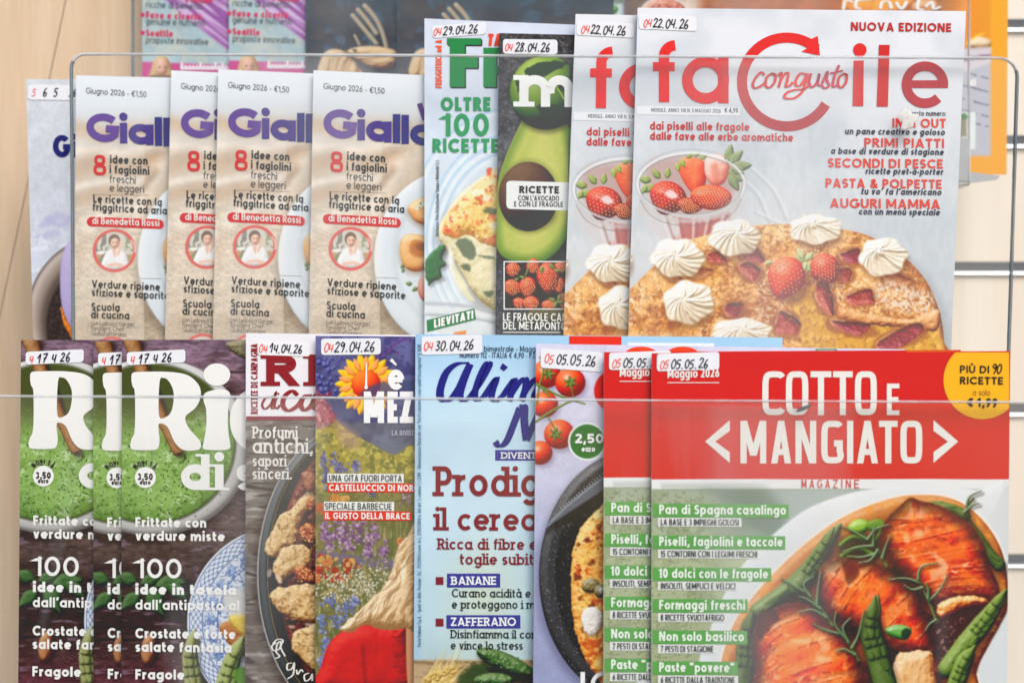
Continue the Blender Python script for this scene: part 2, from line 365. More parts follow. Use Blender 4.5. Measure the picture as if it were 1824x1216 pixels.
class Ink:
    """flat print shapes in page pixels, one list of polygons per colour; z = layer above the page"""
    def __init__(s, name, z=1): s.name, s.z, s.items, s.n, s.subs = name, z, [], 0, []
    def poly(s, pts, col, dz=0): s.items.append(([pts], col, s.z*1.5e-4+s._k()+dz))
    def _k(s): s.n += 1; return (s.n % 24)*3e-6
    def holes(s, loops, col): s.items.append((loops, col, s.z*1.5e-4+s._k()))
    def rect(s, x0, y0, x1, y1, col, sl=0, r=0, dz=0):
        if r:
            s.rect(x0+r, y0, x1-r, y1, col, sl); k = Ink('', s.z); k.n = 3
            for cx, a0 in ((x0+r, 90), (x1-r, -90)):
                h2 = (y1-y0)/2
                q = [(cx, y0), (cx, y1)] if a0 == 90 else [(cx, y1), (cx, y0)]
                yc1, yc0 = y1-r, y0+r; sg = -1 if a0 == 90 else 1
                arc = [(cx+sg*r*math.cos(math.radians(t)), yc1+r*math.sin(math.radians(t))) for t in (90, 60, 30, 0)]+[(cx+sg*r*math.cos(math.radians(t)), yc0-r*math.sin(math.radians(t))) for t in (0, 30, 60, 90)]
                s.poly([(x, y+sl*(x-x0)) for x, y in arc], col, dz)
            return
            p = []
            for cx, cy, a in ((x1-r, y0+r, -90), (x1-r, y1-r, 0), (x0+r, y1-r, 90), (x0+r, y0+r, 180)):
                p += [(cx+r*math.cos(math.radians(a+k*22.5)), cy+r*math.sin(math.radians(a+k*22.5))) for k in range(5)]
            s.poly([(x, y+sl*(x-x0)) for x, y in p], col, dz); return
        n = max(1, int((x1-x0)/14)); m = max(1, int((y1-y0)/24)); z = s.z*1.5e-4-8e-5+s._k()/6+dz
        for i in range(n):
            for j in range(m):
                a, b = x0+(x1-x0)*i/n, x0+(x1-x0)*(i+1)/n; c, d = y0+(y1-y0)*j/m, y0+(y1-y0)*(j+1)/m
                s.items.append(([[(a, c+sl*(a-x0)), (b, c+sl*(b-x0)), (b, d+sl*(b-x0)), (a, d+sl*(a-x0))]], col, z))
    def disc(s, cx, cy, r, col, n=40, ry=None, dz=0):
        s.poly([(cx+r*math.cos(k*2*math.pi/n), cy+(ry or r)*math.sin(k*2*math.pi/n)) for k in range(n)], col, dz)
    def ribbon(s, pts, w, col, closed=False, z=None):
        """w: a width, a (start, end) pair, or a function of (index fraction, direction)"""
        P = [np.array(p, float) for p in pts]
        P = [p for i, p in enumerate(P) if i == 0 or np.hypot(*(p-P[i-1])) > 1e-4]
        n = len(P)
        if n < 2: return
        closed = closed or (n > 4 and np.hypot(*(P[0]-P[-1])) < 1e-3)
        if closed: P[-1] = P[0]
        z = s.z*1.5e-4+s._k() if z is None else z
        Lf, Rt = [], []
        for i in range(n):
            t0 = P[i]-P[i-1] if i > 0 else (P[-1]-P[-2] if closed else P[1]-P[0])
            t1 = P[i+1]-P[i] if i < n-1 else (P[1]-P[0] if closed else P[i]-P[i-1])
            t0 = t0/np.hypot(*t0); t1 = t1/np.hypot(*t1)
            n0 = np.array((-t0[1], t0[0])); n1 = np.array((-t1[1], t1[0]))
            m = n0+n1; L = np.hypot(*m)
            m = m/L if L > .3 else n0
            k = 1/max(.5, m.dot(n0)) if L > .3 else 1
            f = i/(n-1)
            hw = (w(f, t0+t1) if callable(w) else (w if np.isscalar(w) else w[0]+(w[1]-w[0])*f))/2
            Lf.append(P[i]+m*hw*k); Rt.append(P[i]-m*hw*k)
        for i in range(n-1):
            s.items.append(([[tuple(Lf[i]), tuple(Lf[i+1]), tuple(Rt[i+1]), tuple(Rt[i])]], col, z))
    def text(s, t, x0, y0, cap, wt=.16, x1=None, col=(0, 0, 0), sl=0, it=0, slab=0, track=.135, sq=2.0, xs=1.0, rot=0, align='l', space=.40, grad=None, thin=1):
        """stroke lettering: baseline start (x0, y0), cap height, stroke weight; fitted to end at x1"""
        if cap < 30: wt *= 1.14
        h = wt/2
        def lay(xs):
            g = h/xs; x = 0; out = []
            for ch in t:
                if ch == ' ': x += space; continue
                acc = None
                if ch in ACC: ch, acc = ACC[ch]
                if ch not in GL: continue
                wd, st = GL[ch](h, g); out.append((x, st, ch, wd, acc)); x += wd+track
            return out, (x-track)*xs*cap
        _SQ[0] = sq
        if x1 is not None:
            for _ in range(4):
                o, W = lay(xs); xs *= (x1-x0)/max(W, 1e-3)
        o, W = lay(xs)
        off = 0
        if align == 'r': off = -W
        if align == 'c': off = -W/2
        cr, sr = math.cos(math.radians(rot)), math.sin(math.radians(rot))
        def M(p, gx):
            x = (gx+p[0])*xs*cap+it*p[1]*cap+off; y = -p[1]*cap
            y += sl*x
            return (x0+x*cr-y*sr, y0+x*sr+y*cr)
        for gx, st, ch, wd, acc in o:
            c = col(gx*xs*cap+off) if callable(col) else col
            st = list(st)
            if acc:
                b = 1.06 if ch.isupper() else .82; cx = wd/2
                st.append([(cx-.15, b+.20), (cx+.10, b+.04)] if acc < 0 else [(cx-.08, b+.04), (cx+.15, b+.20)])
            for q in st:
                if q[0] == 'D':
                    _, ax, ay, bx, by = q
                    dx = (bx-ax)*xs; hx = h*thin*math.hypot(dx, by-ay)/max(abs(by-ay), 1e-3)/xs
                    hx = min(hx, .5)
                    s.items.append(([[M((ax-hx, ay), gx), M((ax+hx, ay), gx), M((bx+hx, by), gx), M((bx-hx, by), gx)]], c, s.z*1.5e-4+s._k()))
                elif q[0] == 'O':
                    _, cx, cy, r = q
                    s.poly([M((cx+r/xs*math.cos(k*.5236), cy+r*math.sin(k*.5236)), gx) for k in range(12)], c)
                else:
                    if q[0] == 'V':
                        _, vx, a, b = q
                        if slab:
                            th = h*slab; e = h*2.3/xs
                            z = []
                            z.append((vx-e, vx+e, a+th))
                            if ch not in 'ad' or b > .9: z.append((vx-e, vx+(e if ch.isupper() and ch in 'HIKNMUVWXY' else 0), b-th))
                            for p0, p1, yy in z:
                                s.items.append(([[M((p0, yy-th), gx), M((p1, yy-th), gx), M((p1, yy+th), gx), M((p0, yy+th), gx)]], c, s.z*1.5e-4+s._k()))
                        q = [(vx, a), (vx, b)]
                    pts = [M(p, gx) for p in q]
                    s.ribbon(pts, wt*cap, c)
        return W
    def hand(s, t, x0, y0, hgt, wd, col, sl=0, gap=.62, seed=1):
        rg = random.Random(seed); x = x0
        for ch in t:
            if ch == ' ': x += hgt*.45; continue
            st = HAND[ch]; jx, jy, sc = rg.uniform(-.03, .03)*hgt, rg.uniform(-.06, .06)*hgt, rg.uniform(.92, 1.08)
            for q in st:
                p = [(x+jx+(u+.16*v)*hgt*sc, y0+sl*(x-x0)+jy-v*hgt*sc) for u, v in q]
                if len(q) == 1: s.disc(p[0][0], p[0][1], wd*.62, col, 10)
                else: s.ribbon(spl(p, 5) if len(p) > 2 else p, wd, col)
            x += hgt*(gap*.95 if ch != '.' else .44)*sc
HAND = {
 '0': [[(.25, 1), (.06, .7), (.05, .25), (.22, 0), (.42, .3), (.42, .75), (.27, 1.0)]],
 '1': [[(.05, .55), (.3, 1), (.27, 0)]],
 '2': [[(.05, .78), (.2, 1), (.4, .85), (.3, .5), (.05, .04), (.3, .08), (.5, .03)]],
 '3': [[(.05, .9), (.3, 1), (.38, .78), (.18, .55), (.42, .35), (.3, .02), (.03, .1)]],
 '4': [[(.1, .95), (.06, .45), (.25, .38), (.45, .48)], [(.42, .95), (.38, .45), (.36, 0)]],
 '5': [[(.48, .98), (.15, .95), (.10, .58), (.36, .55), (.38, .2), (.18, 0), (.02, .1)]],
 '6': [[(.35, 1), (.12, .6), (.08, .2), (.25, 0), (.42, .2), (.3, .45), (.1, .3)]],
 '7': [[(.02, .92), (.25, .96), (.46, .98), (.28, .45), (.18, 0)], [(.1, .45), (.42, .5)]],
 '8': [[(.4, .88), (.22, 1), (.1, .8), (.36, .35), (.28, .03), (.08, .15), (.16, .48), (.42, .9)]],
 '9': [[(.4, .85), (.2, .98), (.08, .75), (.25, .58), (.42, .8), (.38, .4), (.26, 0)]],
 '.': [[(.16, .03)]],
}
# ---------------------------------------------------------------- placing, materials, mesh helpers
HALF = .5*SENSOR/LENS
def ray(px, py):
    return (px-912)/912*HALF, -(py-608)/912*HALF        # per metre of depth
LEAN = {'back': math.radians(3), 'mid': math.radians(3.2), 'low': math.radians(2.4)}
def at(px, py, y0, lean=0.0, zc=0.0):
    """photo pixel -> point on a plane leaning back by `lean`, standing at depth y0 at height zc"""
    rx, rz = ray(px, py); t = math.tan(lean)
    d = (CAM_D+y0-t*zc)/(1-t*rz)
    return Vector((rx*d, d-CAM_D, rz*d))
def mat(name, col, rough=.5, coat=0, spec=.5, tex=None, metal=0, bump=0):
    m = bpy.data.materials.new(name); m.use_nodes = True; nt = m.node_tree; b = nt.nodes['Principled BSDF']
    b.inputs['Base Color'].default_value = (*col, 1); b.inputs['Roughness'].default_value = rough
    b.inputs['Metallic'].default_value = metal; b.inputs['Specular IOR Level'].default_value = spec
    b.inputs['Coat Weight'].default_value = coat; b.inputs['Coat Roughness'].default_value = .08
    if tex:   # uneven tone: scale, amount
        n = nt.nodes.new('ShaderNodeTexNoise'); n.inputs['Scale'].default_value = tex[0]; n.inputs['Detail'].default_value = 5
        tc = nt.nodes.new('ShaderNodeTexCoord'); nt.links.new(tc.outputs['Object'], n.inputs['Vector'])
        mx = nt.nodes.new('ShaderNodeMix'); mx.data_type = 'RGBA'; mx.blend_type = 'MIX'
        mx.inputs['A'].default_value = (*[c*(1-tex[1]) for c in col], 1); mx.inputs['B'].default_value = (*[min(1, c*(1+tex[1])) for c in col], 1)
        nt.links.new(n.outputs['Fac'], mx.inputs['Factor']); nt.links.new(mx.outputs['Result'], b.inputs['Base Color'])
    return m
GAIN = 1.0
def albedo(c8):
    v = lin(np.asarray(c8, float)/255)
    return np.clip(v*1.07-.032, .003, .86)
INKS = {}
def inkmat(c):
    c = tuple(int(v) for v in c)
    if c not in INKS: INKS[c] = mat('ink_%02x%02x%02x' % c, tuple(albedo(c)), .34, .06, .22)
    return INKS[c]
def page_mat(name, rough=.34, coat=.06):
    m = mat(name, (.8, .8, .8), rough, coat, .22); nt = m.node_tree; b = nt.nodes['Principled BSDF']
    at_ = nt.nodes.new('ShaderNodeVertexColor'); at_.layer_name = 'print'
    nt.links.new(at_.outputs['Color'], b.inputs['Base Color'])
    n = nt.nodes.new('ShaderNodeTexNoise'); n.inputs['Scale'].default_value = 14; n.inputs['Detail'].default_value = 3
    tc = nt.nodes.new('ShaderNodeTexCoord'); nt.links.new(tc.outputs['Object'], n.inputs['Vector'])
    bp = nt.nodes.new('ShaderNodeBump'); bp.inputs['Strength'].default_value = .12; bp.inputs['Distance'].default_value = .004
    nt.links.new(n.outputs['Fac'], bp.inputs['Height']); nt.links.new(bp.outputs['Normal'], b.inputs['Coat Normal'])
    return m
def link(name, verts, faces, mats, parent=None, idx=None, smooth=False):
    me = bpy.data.meshes.new(name); me.from_pydata(verts, [], faces); me.update()
    for m in (mats if isinstance(mats, (list, tuple)) else [mats]): me.materials.append(m)
    if idx is not None: me.polygons.foreach_set('material_index', idx)
    if smooth: me.polygons.foreach_set('use_smooth', [True]*len(me.polygons))
    o = bpy.data.objects.new(name, me); COL.objects.link(o)
    if parent: o.parent = parent
    return o
def tag(o, label=None, cat=None, group=None, kind=None):
    for k, v in (('label', label), ('category', cat), ('group', group), ('kind', kind)):
        if v: o[k] = v
    return o
def thing(name, loc, label, cat, group=None):
    o = bpy.data.objects.new(name, None); o.empty_display_size = .02; COL.objects.link(o); o.location = loc
    return tag(o, label, cat, group)
def box(x0, x1, y0, y1, z0, z1):
    v = [(x, y, z) for x in (x0, x1) for y in (y0, y1) for z in (z0, z1)]
    return v, [(0, 1, 3, 2), (4, 6, 7, 5), (0, 4, 5, 1), (2, 3, 7, 6), (0, 2, 6, 4), (1, 5, 7, 3)]
paper_edge = mat('page_edges', (.78, .77, .74), .8, 0, .2, (900, .1))
class Page:
    """one magazine: outline corners in page pixels, standing at depth y0 of its row"""
    def __init__(s, row, y0, TL, TR, BR, BL, curl=0.0, ph=0.0):
        s.row, s.y0, s.c, s.curl, s.ph = row, y0, (TL, TR, BR, BL), curl, ph
        s.lean = LEAN[row]; s.zc = {'back': .2, 'mid': .08, 'low': -.1}[row]
        s.org = at((BL[0]+BR[0])/2, BL[1], y0, s.lean, s.zc)
    def pt(s, px, py, lift=0):
        p = at(px, py, s.y0, s.lean, s.zc)
        (ax, ay), (bx, by), (cx, cy), (dx, dy) = s.c
        u = (px-ax)/(bx-ax); v = (py-ay)/(dy-ay)
        p.y += s.curl*(.0009*math.sin(3.1*u+s.ph)+.0006*math.sin(2.2*v+s.ph*1.7)+.0008*u)-lift
        return p-s.org
    def pts(s, X, Y, lift=0):
        t = math.tan(s.lean); rx = (X-912)/912*HALF; rz = -(Y-608)/912*HALF
        d = (CAM_D+s.y0-t*s.zc)/(1-t*rz)
        (ax, ay), (bx, by), (cx, cy), (dx, dy) = s.c
        u = (X-ax)/(bx-ax); v = (Y-ay)/(dy-ay)
        yy = d-CAM_D+s.curl*(.0009*np.sin(3.1*u+s.ph)+.0006*np.sin(2.2*v+s.ph*1.7)+.0008*u)-lift
        return np.stack([rx*d-s.org.x, yy-s.org.y, rz*d-s.org.z], -1)
def lines(a, b, d0, d1, sp, co):
    """grid lines: fine inside [d0, d1], coarse outside"""
    o = []
    if d0 > a: o += list(np.linspace(a, d0, max(2, int((d0-a)/co)+1)))[:-1]
    d0, d1 = max(a, d0), min(b, d1); o += list(np.linspace(d0, d1, max(2, int((d1-d0)/sp)+1)))
    if d1 < b: o += list(np.linspace(d1, b, max(2, int((b-d1)/co)+1)))[1:]
    return np.array(o)
def cover(pg, art, dense, sp, m, parent):
    (ax, ay), (bx, by), (cx, cy), (dx, dy) = pg.c
    us = lines(0, 1, (dense[0]-ax)/(bx-ax), (dense[2]-ax)/(bx-ax), sp/(bx-ax), 12/(bx-ax))
    vs = lines(0, 1, (dense[1]-ay)/(dy-ay), (dense[3]-ay)/(dy-ay), sp/(dy-ay), 12/(dy-ay))
    U, V_ = np.meshgrid(us, vs)
    X = (ax+(bx-ax)*U)*(1-V_)+(dx+(cx-dx)*U)*V_
    Y = (ay+(by-ay)*U)*(1-V_)+(dy+(cy-dy)*U)*V_
    a = Art(X, Y, sp); art(a)
    P = pg.pts(X, Y).reshape(-1, 3); nr, nc = X.shape
    i = (np.arange(nr-1)[:, None]*nc+np.arange(nc-1)[None]).ravel()
    F = np.stack([i, i+nc, i+nc+1, i+1], -1)
    me = bpy.data.meshes.new('cover'); me.vertices.add(len(P)); me.vertices.foreach_set('co', P.astype(np.float32).ravel())
    me.loops.add(F.size); me.loops.foreach_set('vertex_index', F.astype(np.int32).ravel())
    me.polygons.add(len(F)); me.polygons.foreach_set('loop_start', np.arange(0, F.size, 4, dtype=np.int32)); me.polygons.foreach_set('loop_total', np.full(len(F), 4, np.int32))
    me.polygons.foreach_set('use_smooth', np.ones(len(F), bool)); me.update(calc_edges=True)
    ca = me.color_attributes.new('print', 'FLOAT_COLOR', 'POINT')
    C = albedo(np.clip(a.I, 0, 1)*255).reshape(-1, 3); ca.data.foreach_set('color', np.concatenate([C, np.ones((len(C), 1))], 1).astype(np.float32).ravel())
    me.materials.append(m); o = bpy.data.objects.new('cover', me); COL.objects.link(o); o.parent = parent
    return o
def block(pg, t, parent, m=None, inset=1.2):
    """the pages behind the cover: a sheaf that follows its curl"""
    (ax, ay), (bx, by), (cx, cy), (dx, dy) = pg.c; nu, nv = 20, 14; V_, F = [], []
    for l in (-.0003, -t):
        for j in range(nv+1):
            for i in range(nu+1):
                u, v = i/nu, j/nv
                x = (ax+(bx-ax)*u)*(1-v)+(dx+(cx-dx)*u)*v; y = (ay+(by-ay)*u)*(1-v)+(dy+(cy-dy)*u)*v
                if i == nu: x -= inset
                if j == 0: y += .5 if l == -.0003 else .9
                V_.append(tuple(pg.pt(x, y, l)))
    N = (nu+1)*(nv+1); q = lambda i, j, k: k*N+j*(nu+1)+i
    for j in range(nv):
        for i in range(nu):
            for k in (0, 1): F.append((q(i, j, k), q(i, j+1, k), q(i+1, j+1, k), q(i+1, j, k)))
    for i in range(nu):
        for j in (0, nv): F.append((q(i, j, 0), q(i+1, j, 0), q(i+1, j, 1), q(i, j, 1)))
    for j in range(nv):
        for i in (0, nu): F.append((q(i, j, 0), q(i, j+1, 0), q(i, j+1, 1), q(i, j, 1)))
    return link('page_block', V_, F, m or paper_edge, parent)
def ink_obj(k, pg, parent, lift0=0):
    V_, F, I, ms = [], [], [], []
    for loops, col, z in k.items:
        m = inkmat(col)
        if m not in ms: ms.append(m)
        mi = ms.index(m); b = len(V_)
        flat = [p for l in loops for p in l]
        V_ += [tuple(pg.pt(p[0], p[1], z*1.0+lift0)) for p in flat]
        if len(loops) > 1 or len(flat) > 5:
            for t in tessellate_polygon([[Vector((p[0], p[1], 0)) for p in l] for l in loops]): F.append(tuple(b+i for i in t)); I.append(mi)
        else: F.append(tuple(range(b, b+len(flat)))); I.append(mi)
    if not F: return None
    o = link(k.name, V_, F, ms, parent, I)
    for s in k.subs:
        if s.items: ink_obj(s, pg, o, lift0)
    return o
PAGE_M = page_mat('printed_cover')
def magazine(pg, art, inks, dense, sp, label, group=None, t=.0026, m=None):
    th = thing('magazine', pg.org, label, 'magazine', group)
    cover(pg, art, dense, sp, m or PAGE_M, th); block(pg, t, th)
    for k in inks: ink_obj(k, pg, th)
    return th
def children(o): return [c for c in COL.objects if c.parent == o]
def copy_mag(src, dpx, dpy, dy, y0, label, roll=0, group=None):
    """another copy of the same issue, moved by photo pixels at its own depth"""
    r = src.copy(); COL.objects.link(r); r['label'] = label
    if group: r['group'] = group
    k = (CAM_D+y0)*HALF/912
    r.location = src.location+Vector((dpx*k, dy, -dpy*k)); r.rotation_euler = (0, math.radians(roll), 0)
    for c in children(src):
        d = c.copy(); COL.objects.link(d); d.parent = r
        for e in children(c):
            f = e.copy(); COL.objects.link(f); f.parent = d
    return r
# ================================================================ the printed pages
DARK = (38, 44, 52)
def sticker(x0, y0, x1, y1, sl, red, txt, tx, hgt, rx=None, seed=1, wd=2.1, blue=(28, 34, 62), paper=(226, 228, 232), gap=.62, rc=(240, 70, 55), dy=0):
    k = Ink('date_sticker', 4); k.rect(x0, y0, x1, y1, paper, sl, 5)
    b = y0+(y1-y0)*.5+hgt*.5+dy
    hw = Ink('handwriting', 6)
    if red: hw.hand(red, rx or x0+5, b+sl*8, hgt*.92, wd*.75, rc, sl, .55, seed+5)
    hw.hand(txt, tx, b+sl*(tx-x0), hgt, wd, blue, sl, gap, seed)
    k.subs.append(hw); return k
def art_facile(a):
    w = a.all()
    a.grad(w, [(10, (224, 226, 230)), (190, (216, 219, 223)), (300, (205, 210, 214)), (420, (208, 211, 213)), (640, (190, 194, 198))])
    X, Y = a.X[w], a.Y[w]
    a.blotch(w, (178, 188, 196), 160, .5, .75, .45, 3)
    m = ss(1480, 1700, X)*ss(300, 520, Y); a.put(w, m*.5, (182, 192, 200))
    m = ss(200, 235, Y); a.mul(w, 1+.035*m*(fbm(X*1.2, Y*.5, 9, 4, 8)-.5)*2)
    # folded cloth behind the cup
    for p in ([(1320, 320), (1350, 350), (1372, 400), (1400, 430)], [(1336, 300), (1376, 340), (1400, 390)], [(1345, 380), (1390, 400), (1420, 410)]):
        a.fill(('l', p, 5), (176, 180, 184), 3, .5); a.fill(('l', [(x+5, y-2) for x, y in p], 4), (226, 228, 230), 3, .6)
    # glass cup of strawberries
    a.fill([(1146, 360), (1150, 395), (1172, 420), (1190, 440), (1270, 440), (1296, 415), (1312, 385), (1318, 350)], (206, 202, 202), 3, .95)
    w2, d = a.dpol([(1150, 372), (1165, 405), (1190, 440), (1270, 440), (1300, 405), (1314, 372)])
    a.put(w2, ss(-3, 10, d)*ss(.42, .62, fbm(a.X[w2], a.Y[w2]*.4, 22, 3, 4))*.8, (186, 92, 88))
    for x in (1180, 1205, 1236, 1262, 1288): a.fill(('l', [(x, 385), (x+(1231-x)*.35, 440)], (5, 3)), (222, 214, 212), 2, .7); a.fill(('l', [(x+7, 385), (x+7+(1231-x)*.35, 440)], (4, 3)), (150, 96, 92), 2.5, .55)
    a.fill((1231, 330, 95, 60, 3), (206, 206, 206), 2, .9)
    a.fill((1231, 326, 89, 52, 3), (204, 202, 200), 8, .9)
    a.fill([(1150, 300), (1200, 280), (1300, 290), (1312, 340), (1260, 380), (1170, 370)], (170, 110, 100), 12, .45)
    for e in ((1160, 322, 24, 190), (1176, 318, 22, 230), (1188, 318, 20, 280), (1166, 330, 24, 150), (1152, 330, 18, 120)): leafp(a, *e[:3], e[3], .34, ramp=((60, 82, 30), (128, 150, 66), (190, 196, 120)))
    # cut halves
    a.rel([(1207, 292), (1222, 280), (1248, 284), (1258, 300), (1256, 330), (1240, 346), (1226, 336), (1212, 312)], [(150, 40, 20), (214, 62, 30), (238, 106, 62), (246, 170, 120)], R=24, bump=.8, bsc=8, flat=.5)
    a.fill([(1224, 288), (1240, 290), (1246, 312), (1238, 330), (1230, 312)], (232, 128, 84), 5, .6)
    a.rel([(1258, 280), (1276, 274), (1294, 278), (1300, 300), (1290, 326), (1270, 330), (1256, 310)], [(170, 70, 60), (222, 120, 100), (240, 196, 180), (246, 226, 216)], R=20, bump=.6, bsc=7, flat=.6)
    a.fill([(1266, 300), (1276, 290), (1284, 312), (1274, 330)], (222, 110, 80), 6, .6)
    for e in ((1206, 290, 16, 80), (1212, 284, 16, 60), (1222, 280, 14, -20), (1236, 279, 14, -40), (1246, 281, 14, -10)): leafp(a, e[0], e[1], e[2], e[3], .36, ramp=((80, 100, 30), (150, 170, 70), (200, 205, 130)))
    for e in ((1296, 290, 34, -78), (1300, 292, 34, -46), (1302, 298, 38, -6), (1298, 304, 34, 34), (1300, 310, 34, 62), (1302, 300, 26, 20)): leafp(a, e[0], e[1], e[2], e[3], .3, ramp=((50, 72, 32), (112, 132, 72), (170, 178, 122)))
    berry(a, (1190, 352, 34, 29, 20), seed=3); berry(a, (1228, 366, 24, 14, 10), seed=6, ramp=[(90, 10, 14), (150, 24, 24), (190, 44, 34), (214, 90, 70)])
    berry(a, (1267, 351, 37, 22, 4), seed=4, ramp=[(150, 20, 16), (206, 44, 28), (236, 82, 48), (244, 140, 96)], tip=.12)
    a.fill([(1184, 345), (1196, 338), (1208, 350), (1196, 354)], (240, 238, 236), 3, .8)
    # rim of the glass
    for k, (dx, c, al, wd) in enumerate(((0, (232, 234, 236), .8, 4), (3, (142, 140, 140), .55, 3), (-4, (168, 170, 172), .5, 2))):
        e = [(1231+(95-dx)*math.cos(t), 328+(56-dx)*math.sin(t)+dx*.5) for t in np.linspace(0, 2*math.pi, 40)]
        a.fill(('l', e, wd), c, 1.2, al, sm=False)
    a.fill(('l', [(1142, 350), (1160, 376), (1200, 392), (1250, 392), (1296, 378), (1318, 350)], 6), (196, 192, 190), 2.5, .75)
    a.fill(('l', [(1140, 356), (1160, 384), (1200, 400), (1250, 400), (1300, 384), (1320, 356)], 2), (120, 112, 110), 1.5, .5)
    # cake
    body = [(1100, 545), (1130, 508), (1160, 478), (1200, 440), (1260, 418), (1330, 403), (1410, 399), (1470, 405), (1530, 414), (1580, 436), (1625, 470), (1656, 510), (1675, 560), (1682, 610), (1680, 680), (1100, 680)]
    a.shad(body, (12, 8), 14, .35, col=(120, 118, 120))
    a.rel(body, [(104, 48, 16), (184, 104, 42), (226, 160, 82), (244, 206, 146)], R=70, bump=4.6, bsc=22, tex=.3, tsc=5, flat=.55, spec=.05)
    w, d = a.dpol(body); X, Y = a.X[w], a.Y[w]; ins = ss(-1, 3, d)
    a.put(w, ins*ss(.52, .72, fbm(X, Y*1.4, 42, 4, 11))*.75, (176, 96, 44))
    a.put(w, ins*ss(.52, .72, fbm(X, Y, 16, 4, 12))*.55, (150, 74, 30)); a.put(w, ins*ss(.56, .70, fbm(X, Y*1.3, 6, 3, 17))*.5, (128, 62, 26)); a.put(w, ins*ss(.58, .7, fbm(X, Y, 9, 3, 18))*.45, (250, 214, 150))
    a.put(w, ins*ss(.5, .75, fbm(X, Y*1.3, 60, 3, 21))*.75, (236, 180, 100))
    a.put(w, ins*ss(.5, .66, fbm(X, Y, 3.2, 2, 14))*ss(.42, .6, fbm(X, Y, 46, 3, 15))*.6, (240, 226, 206))
    a.put(w, ins*(1-ss(0, 14, d))*.45*ss(1500, 1600, X), (140, 72, 34))
    # cut face
    cut = [(1404, 538), (1420, 522), (1440, 512), (1468, 506), (1486, 552), (1510, 566), (1560, 574), (1620, 580), (1664, 562), (1676, 600), (1676, 690), (1420, 690), (1428, 620), (1422, 580)]
    a.fill(cut, (216, 160, 58), 4, .95, jag=3, jsc=12)
    w, d = a.dpol(cut); X, Y = a.X[w], a.Y[w]; ins = ss(-1, 4, d)
    a.put(w, ins*ss(.45, .7, fbm(X, Y, 9, 4, 31))*.75, (236, 190, 84)); a.put(w, ins*ss(.55, .72, fbm(X, Y, 5, 3, 32))*.6, (166, 104, 36))
    a.put(w, ins*ss(.5, .75, fbm(X, Y, 40, 3, 33))*.5*ss(1480, 1600, X), (206, 128, 66))
    crust = [(1470, 508), (1500, 545), (1560, 560), (1625, 568), (1672, 552), (1668, 590), (1620, 584), (1560, 580), (1505, 572), (1484, 556)]
    a.rel(crust, [(110, 54, 26), (186, 112, 58), (222, 160, 98), (236, 200, 150)], R=10, bump=2, bsc=10, tex=.3, jag=3)
    # sunk strawberry pieces
    for cx, cy, rx, ry, rt, pal in ((1275, 458, 17, 12, 20, 0), (1338, 454, 24, 13, 12, 1), (1336, 483, 24, 15, 18, 0), (1517, 457, 22, 15, -8, 1), (1505, 487, 18, 14, 25, 0), (1471, 533, 17, 28, -20, 0), (1536, 529, 26, 14, -6, 0), (1600, 498, 26, 11, 8, 2), (1306, 550, 20, 15, -30, 1), (1401, 578, 22, 22, 40, 0), (1517, 583, 40, 13, 10, 1), (1606, 600, 44, 16, -18, 1), (1248, 486, 20, 9, -10, 2), (1200, 494, 14, 8, 10, 2), (1500, 640, 40, 14, 0, 1)):
        a.fill((cx, cy+1, rx*1.2, ry*1.25, rt), (150, 78, 36), 4, .7, jag=3)
        rp = [[(60, 14, 18), (112, 26, 32), (164, 50, 52), (206, 110, 96)], [(58, 16, 34), (98, 24, 48), (142, 40, 62), (190, 96, 96)], [(90, 40, 24), (140, 74, 44), (180, 110, 70), (220, 160, 110)]][pal]
        g = random.Random(int(cx)); c_, q_ = math.cos(math.radians(rt)), math.sin(math.radians(rt)); sh = []
        for k in range(7):
            t = k/7*6.283+g.uniform(-.3, .3); f = g.uniform(.7, 1.25); u, v = rx*f*math.cos(t), ry*f*math.sin(t); sh.append((cx+u*c_-v*q_, cy+u*q_+v*c_))
        a.rel(sh, rp, R=ry*.9, bump=1.2, bsc=7, jag=2.4, spec=.12, tex=.35, tsc=4, seed=int(cx), flat=.45, soft=2.2, L=(-.3, .5, .6))
        a.fill(('l', [(x, y-1) for x, y in sh[3:6]], 3), (236, 190, 130), 1.6, .55, jag=1)
        if pal == 0: a.dots((cx-rx*.6, cy-ry*.6, cx+rx*.6, cy+ry*.6), 14, (.7, 1.2), [(220, 150, 110)], seed=int(cy), al=.7)
    w, d = a.dpol([(1560, 500), (1600, 500), (1660, 520), (1668, 560), (1610, 560), (1560, 540)])
    a.put(w, ss(-6, 14, d)*ss(.38, .62, fbm(a.X[w], a.Y[w], 4, 3, 41))*.8, (232, 220, 206))
    # two whole strawberries
    a.shad((1402, 498, 36, 38), (6, 6), 8, .5, col=(90, 30, 10)); a.shad((1470, 480, 28, 26), (5, 6), 8, .5, col=(90, 30, 10))
    berry(a, (1470, 478, 26, 27, -35), seed=8, ramp=[(128, 16, 14), (186, 34, 26), (222, 66, 46), (242, 140, 110)])
    berry(a, (1401, 494, 34, 37, 20), seed=9, ramp=[(140, 20, 14), (200, 44, 28), (232, 84, 52), (246, 160, 120)])
    for e in ((1436, 464, 18, 200), (1436, 464, 20, -50), (1434, 466, 20, 60), (1436, 466, 16, 100), (1432, 462, 22, 240), (1376, 466, 12, 170)): leafp(a, *e, .34, ramp=((110, 130, 70), (180, 190, 130), (226, 226, 190)))
